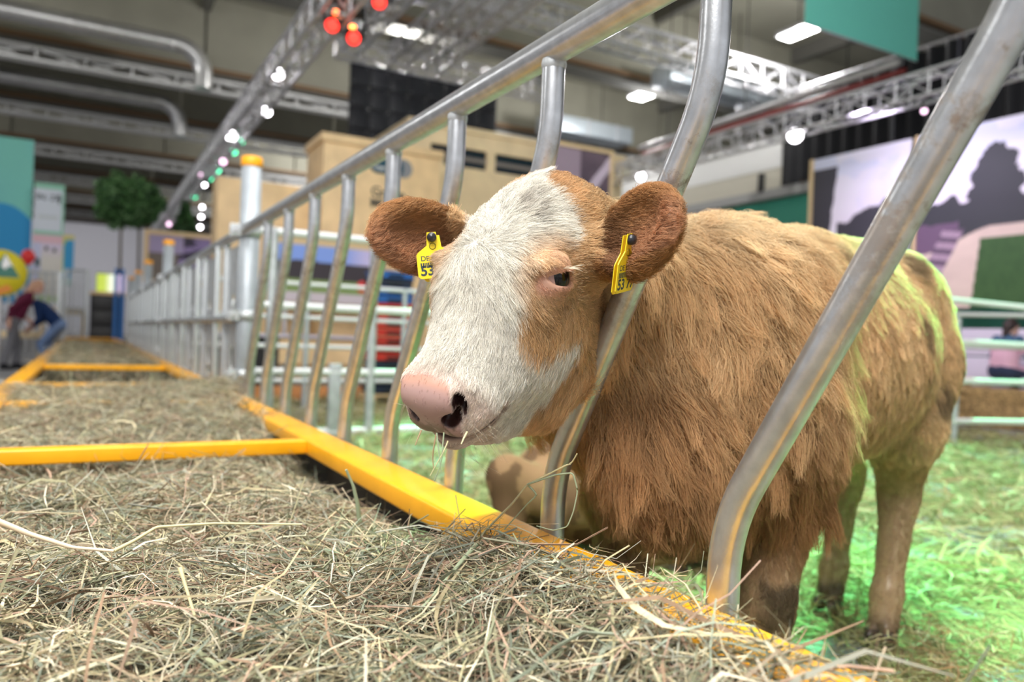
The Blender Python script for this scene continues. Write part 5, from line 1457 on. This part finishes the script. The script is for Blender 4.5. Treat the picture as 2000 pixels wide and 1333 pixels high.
# ================================================================== people
def figure(name, label, base, heading, J, cols, hair, res=.014):
    """J: joint positions in the person's own frame (x ahead, y left, z up)"""
    S2 = SDF(); f = np.array([math.cos(heading), math.sin(heading), 0]); l = np.array([-math.sin(heading), math.cos(heading), 0])
    W = lambda p: f*p[0] + l*p[1] + np.array([0, 0, p[2]])
    cone = lambda a, b, ra, rb, k=.04: S2.cone(W(a), W(b), ra, rb, k)
    pel, ch, nk, hd = (np.array(J[k], float) for k in ('pelvis', 'chest', 'neck', 'head'))
    lat = np.array([0, 1.0, 0])
    up_t = (ch - pel)/np.linalg.norm(ch - pel)
    for s in (1, -1):
        cone(pel + lat*.07*s, pel*.5 + ch*.5 + lat*.06*s, .125, .115, .06); cone(pel*.5 + ch*.5 + lat*.06*s, ch + lat*.08*s, .115, .115, .06)
        sh = ch + up_t*.10 + lat*.165*s; cone(ch + lat*.08*s, sh, .10, .065, .05)
        k_ = 'l' if s > 0 else 'r'
        el, ha = np.array(J['elbow_' + k_]), np.array(J['hand_' + k_])
        cone(sh, el, .062, .048, .03); w_ = el + (ha - el)*.86; cone(el, w_, .047, .032, .02)
        # palm, four fingers of unequal length and a thumb
        fd = (ha - el)/np.linalg.norm(ha - el); sd = np.cross(fd, [0, 0, 1.0]); sd = sd/(np.linalg.norm(sd) + 1e-6); dn = np.cross(sd, fd)
        pc = w_ + fd*.05; S2.ell(W(pc), (.045, .032, .045), np.eye(3), .02)
        for q_, (o_, ln_) in enumerate(((-.027, .06), (-.009, .075), (.009, .07), (.027, .055))):
            a_ = pc + fd*.03 + sd*o_; m_ = a_ + fd*ln_*.55 - dn*.008; e_ = m_ + fd*ln_*.35 - dn*.03
            cone(a_, m_, .0095, .009, .004); cone(m_, e_, .009, .008, .004)
        cone(pc + sd*.03*s, pc + sd*.055*s + fd*.045, .011, .009, .006)
        hip = pel + lat*.095*s - np.array([0, 0, .02]); kn, an = np.array(J['knee_' + k_]), np.array(J['foot_' + k_])
        cone(hip, kn, .098, .065, .05); cone(kn, an + np.array([0, 0, .09]), .064, .045 * cols.get('flare', 1), .03)
        cone(an + np.array([-.03, 0, .05]), an + np.array([.17, 0, .035]), .045, .036, .02)
    cone(ch + up_t*.12, nk, .075, .055, .04); cone(nk, hd - (hd - nk)*.3, .052, .055, .02)
    hv = np.array(J.get('face', (1, 0, 0)), float); hv /= np.linalg.norm(hv)
    hu = np.array([0, 0, 1.0]) - hv*hv[2]; hu /= np.linalg.norm(hu); hr_ = np.cross(hv, hu)
    Rm = np.stack([W(hv), W(hr_), W(hu)], 1)
    HP = lambda a, b, c: W(hd + hv*a + hr_*b + hu*c)
    S2.ell(W(hd), (.098, .078, .118), Rm, .03); S2.ell(HP(.03, 0, -.07), (.06, .055, .05), Rm, .03)
    S2.ell(HP(.102, 0, -.015), (.022, .014, .026), Rm, .01)            # nose
    for s in (1, -1):
        S2.ell(HP(-.005, .079*s, -.01), (.02, .012, .032), Rm, .008)   # ears
        S2.ell(HP(.094, .033*s, .018), (.012, .018, .011), Rm, .006, -1)   # eye sockets
    S2.ell(HP(.098, 0, -.062), (.012, .026, .005), Rm, .004, -1)       # mouth
    P = np.array([W(np.array(v_)) for k_, v_ in J.items() if k_ != 'face'])
    V, F = surface_nets(*S2.grid(P.min(0) - .26, P.max(0) + .26, res)); V = smooth_mesh(V, F, 1)
    loc = np.stack([V @ f, V @ l, V[:, 2]], 1)
    d2 = lambda a, b: np.linalg.norm(loc - (np.array(a) + np.clip(((loc - a) @ (np.array(b) - a))/(((np.array(b) - a) @ (np.array(b) - a)) + 1e-9), 0, 1)[:, None]*(np.array(b) - a)), axis=1)
    skin = np.array(cols['skin']); C = np.tile(np.array(cols['top']), (len(V), 1))
    dleg = np.min([d2(pel + lat*.095*s - np.array([0, 0, .03]), np.array(J['knee_' + k_])) for s, k_ in ((1, 'l'), (-1, 'r'))] + [d2(np.array(J['knee_' + k_]), np.array(J['foot_' + k_])) for k_ in 'lr'], axis=0)
    dtor = np.min([d2(pel + up_t*.12, ch), d2(ch, ch + up_t*.1)], axis=0)
    darm = np.min([d2(np.array(J['elbow_' + k_]), np.array(J['hand_' + k_])) for k_ in 'lr'], axis=0)
    lower = ((loc - pel) @ up_t < .04) & (dleg < .2) & (darm > .075); C[lower] = cols['pants']
    if 'band' in cols: C[((loc - pel) @ up_t > .04) & ((loc - pel) @ up_t < .33) & (darm > .075)] = cols['band']
    for k_ in 'lr':
        ft = np.array(J['foot_' + k_]); C[(np.abs(loc[:, 2] - ft[2] - .04) < .075) & (np.hypot(loc[:, 0] - ft[0] - .06, loc[:, 1] - ft[1]) < .2)] = cols['shoes']
        C[np.linalg.norm(loc - np.array(J['hand_' + k_]), axis=1) < .115] = skin
    C[((loc - nk) @ ((hd - nk)/np.linalg.norm(hd - nk)) > .0) & (np.linalg.norm(loc - hd, axis=1) < .24)] = skin
    er = (hd + hv*.09)[None]; 
    for s in (1, -1): C[np.linalg.norm(loc - (hd + hv*.09 + hr_*.033*s + hu*.018), axis=1) < .016] = (.03, .02, .02)
    C[np.linalg.norm((loc - (hd + hv*.098 - hu*.062))*np.array([1, 1, 1]), axis=1) < .022] = (.45, .16, .14)
    o = link_mesh(name, fast_mesh(name, V, F, C, attr_mat(name + '_cloth', .75, .2), True)); o.location = base
    tag(o, label, 'person')
    if hair:
        S3 = SDF(); S3.ell(HP(-.022, 0, .028), (.100, .090, .105), Rm, .02)
        for a in hair.get('locks', ()): S3.cone(HP(*a[0]), HP(*a[1]), a[2], a[3], .03)
        S3.ell(HP(.085, 0, -.045), (.085, .075, .085), Rm, .02, -1)
        Pm = W(hd); V, F = surface_nets(*S3.grid(Pm - .55, Pm + .4, .014)); V = smooth_mesh(V, F, 1)
        link_mesh('hair', fast_mesh('hair', V, F, np.tile(np.array(hair['col']), (len(V), 1))*(.8 + .4*np.random.default_rng(3).random(len(V)))[:, None], attr_mat(name + '_hair', .5, .4), True), o)
    return o
b1 = onZ(22, 722, 0)
figure('person', 'fair-haired person in a maroon sweater and grey trousers leaning forward', (float(b1[0]), float(b1[1]), 0), 0.25,
       dict(pelvis=(0, 0, .90), chest=(.17, 0, 1.26), neck=(.27, 0, 1.42), head=(.37, -.02, 1.52), face=(.8, -.35, -.55), elbow_l=(.12, .30, 1.08), hand_l=(.32, .26, .88), elbow_r=(-.08, -.28, 1.10), hand_r=(-.12, -.30, .82),
            knee_l=(.10, .12, .48), knee_r=(-.05, -.12, .48), foot_l=(.10, .14, .0), foot_r=(-.16, -.14, .0)),
       dict(top=(.10, .010, .035), pants=(.17, .17, .19), shoes=(.02, .02, .025), skin=(.62, .36, .28), flare=1.5), dict(col=(.52, .30, .20), locks=(((-.06, .05, .0), (-.03, .09, -.30), .06, .03), ((-.06, -.05, .0), (-.03, -.09, -.30), .06, .03), ((-.09, 0, 0), (-.08, 0, -.30), .06, .04))))
b2 = onZ(94, 718, 0)
figure('person', 'dark-haired person in a navy pullover and jeans bending down', (float(b2[0]), float(b2[1]), 0), math.pi - .15,
       dict(pelvis=(-.16, 0, .84), chest=(.14, 0, 1.16), neck=(.27, 0, 1.27), head=(.38, 0, 1.31), face=(.75, 0, -.65), elbow_l=(.14, .24, .92), hand_l=(.34, .12, .74), elbow_r=(.16, -.24, .92), hand_r=(.36, -.10, .72),
            knee_l=(.12, .12, .46), knee_r=(.05, -.12, .47), foot_l=(.02, .14, .0), foot_r=(-.04, -.12, .0)),
       dict(top=(.008, .03, .11), pants=(.18, .27, .48), shoes=(.03, .03, .03), skin=(.60, .36, .27)), dict(col=(.025, .018, .014)))
b3 = atD(1958, 738, 10.9); b3h = float(b3[2])
figure('person', 'person in navy jacket and pink vest sitting beyond the side gates', (float(b3[0]), float(b3[1]), b3h - .02), math.atan2(-.486, .874) + .35,
       dict(pelvis=(0, 0, .12), chest=(.06, 0, .46), neck=(.10, 0, .63), head=(.15, 0, .74), face=(1, -.1, -.1), elbow_l=(.14, .27, .32), hand_l=(.36, .18, .26), elbow_r=(.14, -.27, .32), hand_r=(.36, -.18, .26),
            knee_l=(.45, .14, .12), knee_r=(.45, -.14, .12), foot_l=(.44, .14, -b3h + .02), foot_r=(.46, -.14, -b3h + .02)),
       dict(top=(.06, .12, .22), band=(.70, .42, .55), pants=(.03, .045, .09), shoes=(.03, .03, .03), skin=(.62, .38, .30)), dict(col=(.03, .015, .015), locks=(((-.08, 0, -.02), (-.09, 0, -.12), .06, .05),)))
bn = thing('timber_bench', 'plain timber bench the seated person rests on beyond the side gates', 'bench', (float(b3[0]), float(b3[1]), 0), math.atan2(-.486, .874) + .35)
MB().box((-.22, -.8, b3h - .09), (.22, .8, b3h - .035), .006).build('seat', M_PLYL, bn)
for y_ in (-.7, .62): MB().box((-.18, y_, 0), (.18, y_ + .08, b3h - .09)).build('trestle', M_PLY, bn)
pl2 = thing('stand_plinth', 'lilac white stepped plinth under the landscape boards', 'plinth', (12.1, 6.4, 0))
for k, (z0, z1) in enumerate(((0, .42), (.44, .86), (.88, 1.30))): MB().box((.02*k, -3.4, z0), (.3, 3.8, z1), .004).build('plank', mat('plinth_lilac', (.66, .60, .74), .6), pl2)

# ================================================================== second calf, lying behind the first
S2 = SDF()
lc = atD(1165, 985, 3.1); lc[2] = .24
ex = _r0; ey = np.array([-_r0[1], _r0[0], 0]); RL = np.stack([ex, ey, [0, 0, 1.0]], 1)
LW = lambda a, b, c: np.array([lc[0], lc[1], 0]) + ex*a + ey*b + np.array([0, 0, c])
S2.ell(LW(.25, .1, .25), (.50, .27, .25), RL, .06); S2.ell(LW(-.10, .05, .27), (.26, .2, .22), RL, .06)
S2.cone(LW(-.12, -.12, .24), LW(-.36, -.14, .34), .10, .085, .05); S2.cone(LW(-.36, -.14, .34), LW(-.33, -.20, .06), .080, .05, .03)
S2.cone(LW(-.33, -.20, .06), LW(-.12, -.26, .05), .045, .04, .03)
S2.cone(LW(.05, .15, .38), LW(.12, .30, .58), .13, .10, .06); S2.ell(LW(.16, .30, .60), (.17, .09, .09), RL, .05); S2.ell(LW(.02, .28, .56), (.07, .06, .06), RL, .03)
for s in (-.1, .1): S2.cone(LW(.22, .30 + s, .62), LW(.22, .30 + s*2.2, .60), .03, .035, .03)
S2.cone(LW(.55, -.10, .18), LW(.30, -.24, .12), .11, .06, .05); S2.cone(LW(.30, -.24, .12), LW(.02, -.27, .05), .05, .035, .03)
V, F = surface_nets(*S2.grid(np.array([lc[0]-.9, lc[1]-.9, -.02]), np.array([lc[0]+1.1, lc[1]+1.1, .85]), .014)); V = smooth_mesh(V, F, 2); V[:, 2] = np.maximum(V[:, 2], .004)
nz = n3(V, 13, 5); C = np.tile(np.array([.30, .19, .10]), (len(V), 1)); C[nz > .52] = (.14, .085, .045); 
c2 = link_mesh('calf', fast_mesh('calf_lying', V, F, C, attr_mat('calf_lying_coat', .8, .15), True)); tag(c2, 'second tan calf lying in the straw behind the first one', 'calf')
CN2, CA2 = vert_normals(V, F)

# ================================================================== ear tags and single stalks
M_TAG = mat('tag_yellow', (.88, .66, .02), .35)
def ear_tag(label, origin, right, down, w, h, neck, text, flip=False):
    x_ = np.array(right, float); x_ /= np.linalg.norm(x_); y_ = -np.array(down, float); y_ -= x_*(x_ @ y_); y_ /= np.linalg.norm(y_); z_ = np.cross(x_, y_)
    t = thing('ear_tag', label, 'ear tag'); mw = Matrix.Identity(4)
    for i in range(3): mw[i][0] = x_[i]; mw[i][1] = y_[i]; mw[i][2] = z_[i]; mw[i][3] = origin[i]
    t.matrix_world = mw
    poly = [(-.007, .008), (.007, .008), (.009, -neck*.55), (w/2 - .003, -neck), (w/2, -neck - .004), (w/2, -neck - h + .004), (w/2 - .004, -neck - h), (-w/2 + .004, -neck - h), (-w/2, -neck - h + .004), (-w/2, -neck - .004), (-w/2 + .003, -neck), (-.009, -neck*.55)]
    MB().prism(poly, 'z', -.0008, .0008).build('flag', M_TAG, t)
    MB().lathe((0, 0, 0), [(0, .010), (.006, .009), (.0075, .004), (.0075, .001), (0, .001)], 18).build('button', mat('tag_button', (.02, .02, .025), .35), t)
    MB().prism([(p[0]*.9 + .006, p[1] - .004) for p in poly], 'z', -.0105, -.0092).build('back_flag', M_TAG, t)
    text_mesh(text[0], .011, M_INK, 'tag_line', t, (-w/2 + .006, -neck - .0135, .0009), (0, 0, 0), .0001, .00005)
    text_mesh(text[1], .0215, M_INK, 'tag_number', t, (-w/2 + .004, -neck - h + .005, .0009), (0, 0, 0), .0006, .00005)
    rg = np.random.default_rng(4); bc = MB(); x0 = -w/2 + .005
    while x0 < w/2 - .006:
        ww_ = rg.uniform(.0006, .0022); bc.box((x0, -neck - .0245, .0008), (x0 + ww_, -neck - .0165, .00095)); x0 += ww_ + rg.uniform(.0006, .0018)
    o = bc.build('bar_code_lines', M_INK, t); o['kind'] = 'stuff'
    MB().lathe((0, -neck*.62, 0), [(.004, .0008), (.0055, .0012), (.004, .0012)], 18).build('stamp_ring', mat('tag_print', (.35, .28, .02), .5), t)
    return t
pxv = lambda dx, dy, D: (_R*dx - _U*dy)/FPX*D
oL = atD(1229, 468, 1.088)
ear_tag('yellow numbered ear tag seen edge-on in the ear beside the fence bar', oL, pxv(40, -12, 1.09) + _fw*.040, pxv(-24, 92, 1.09) , .052, .046, .030, ('DE 12 081', '53 77'))
oR = atD(843, 464, 1.185)
ear_tag('yellow numbered ear tag facing out in the ear away from the fence bar', oR, pxv(60, -6, 1.19) + _fw*.006, pxv(3, 80, 1.19), 0.052, .041, .022, ('DE 12 081', '53 77'))

def stalk(label, pts, r, col_, flatk=1.0, group=None):
    """single stalk: (px, py, depth) way-points"""
    P = [atD(*p) for p in pts]; c0 = P[0]
    Q = smooth_path([p - c0 for p in P], .006, 3) if len(P) > 2 else [p - c0 for p in P]
    o = MB().tube(Q, [r*(1 - .45*k/(len(Q)-1)) for k in range(len(Q))], 7).build('hay_stalk', col_, None, tuple(c0))
    return tag(o, label, 'hay stalk', group)
M_ST1 = mat('stalk_straw', (.62, .56, .32), .5); M_ST2 = mat('stalk_green', (.34, .40, .26), .5); M_ST3 = mat('stalk_pale', (.80, .66, .48), .5); M_ST4 = mat('stalk_brown', (.34, .22, .12), .6)
stalk('long bent straw stalk sticking out of the heap over the yellow rail', [(930, 1058, 1.27), (965, 1020, 1.26), (1000, 985, 1.25), (1030, 947, 1.24), (1075, 925, 1.23), (1108, 908, 1.22), (1116, 906, 1.22), (1127, 887, 1.21)], .0021, M_ST1)
stalk('forked thin stalk drooping beside the bent bar foot', [(1030, 947, 1.238), (1085, 928, 1.23), (1119, 924, 1.22), (1126, 950, 1.22), (1128, 962, 1.22), (1120, 1000, 1.22), (1108, 1030, 1.22), (1080, 1037, 1.23), (1048, 1028, 1.24)], .0016, M_ST2)
stalk('short broken stalk hanging from the bent straw stalk', [(1030, 947, 1.242), (1045, 962, 1.24), (1048, 969, 1.24), (1030, 985, 1.25), (985, 1035, 1.26)], .0018, M_ST2)
stalk('upright grey-green blade standing before the dark gap under the rail', [(702, 1020, 1.50), (698, 985, 1.49), (690, 950, 1.48), (676, 918, 1.47)], .0045, M_ST2)
stalk('wide pale stalk curving over the hay at the trough side', [(-20, 1012, 1.06), (55, 1043, 1.08), (140, 1070, 1.10), (222, 1077, 1.12)], .0042, M_ST3)
stalk('pale green stalk kinked upward from the wide pale one', [(222, 1077, 1.12), (260, 1058, 1.15), (306, 1030, 1.18), (420, 1023, 1.22), (590, 1025, 1.26)], .0030, M_ST1)
stalk('yellow broken straw lying upright in the near hay', [(352, 1110, .98), (356, 1125, .975), (380, 1203, .955)], .0034, M_ST1)
stalk('pale blade leaning up in the hay before the calf', [(930, 1065, 1.16), (895, 1105, 1.10), (850, 1160, 1.03), (818, 1195, 1.0)], .0036, M_ST2)
ml = 'hay stalk hanging from the calf mouth'
for k, pts in enumerate(([(867, 845, 1.045), (864, 880, 1.04), (862, 905, 1.04), (848, 940, 1.04)], [(852, 848, 1.05), (846, 880, 1.045), (845, 900, 1.045), (847, 915, 1.04)], [(875, 862, 1.045), (868, 880, 1.04), (850, 912, 1.04), (840, 930, 1.04)], [(853, 846, 1.045), (858, 890, 1.04), (862, 925, 1.04)])):
    stalk(ml, pts, .0011, (M_ST2, M_ST4, M_ST1, M_ST2)[k], group='stalks in the calf mouth')
stalk('pale stalk poking out of the calf lip corner', [(912, 845, 1.03), (906, 856, 1.015), (901, 868, 1.0)], .0016, M_ST1)
stalk('dark curled stalk under the calf nose tip', [(823, 841, 1.02), (817, 855, 1.015), (811, 870, 1.01)], .0012, M_ST4)
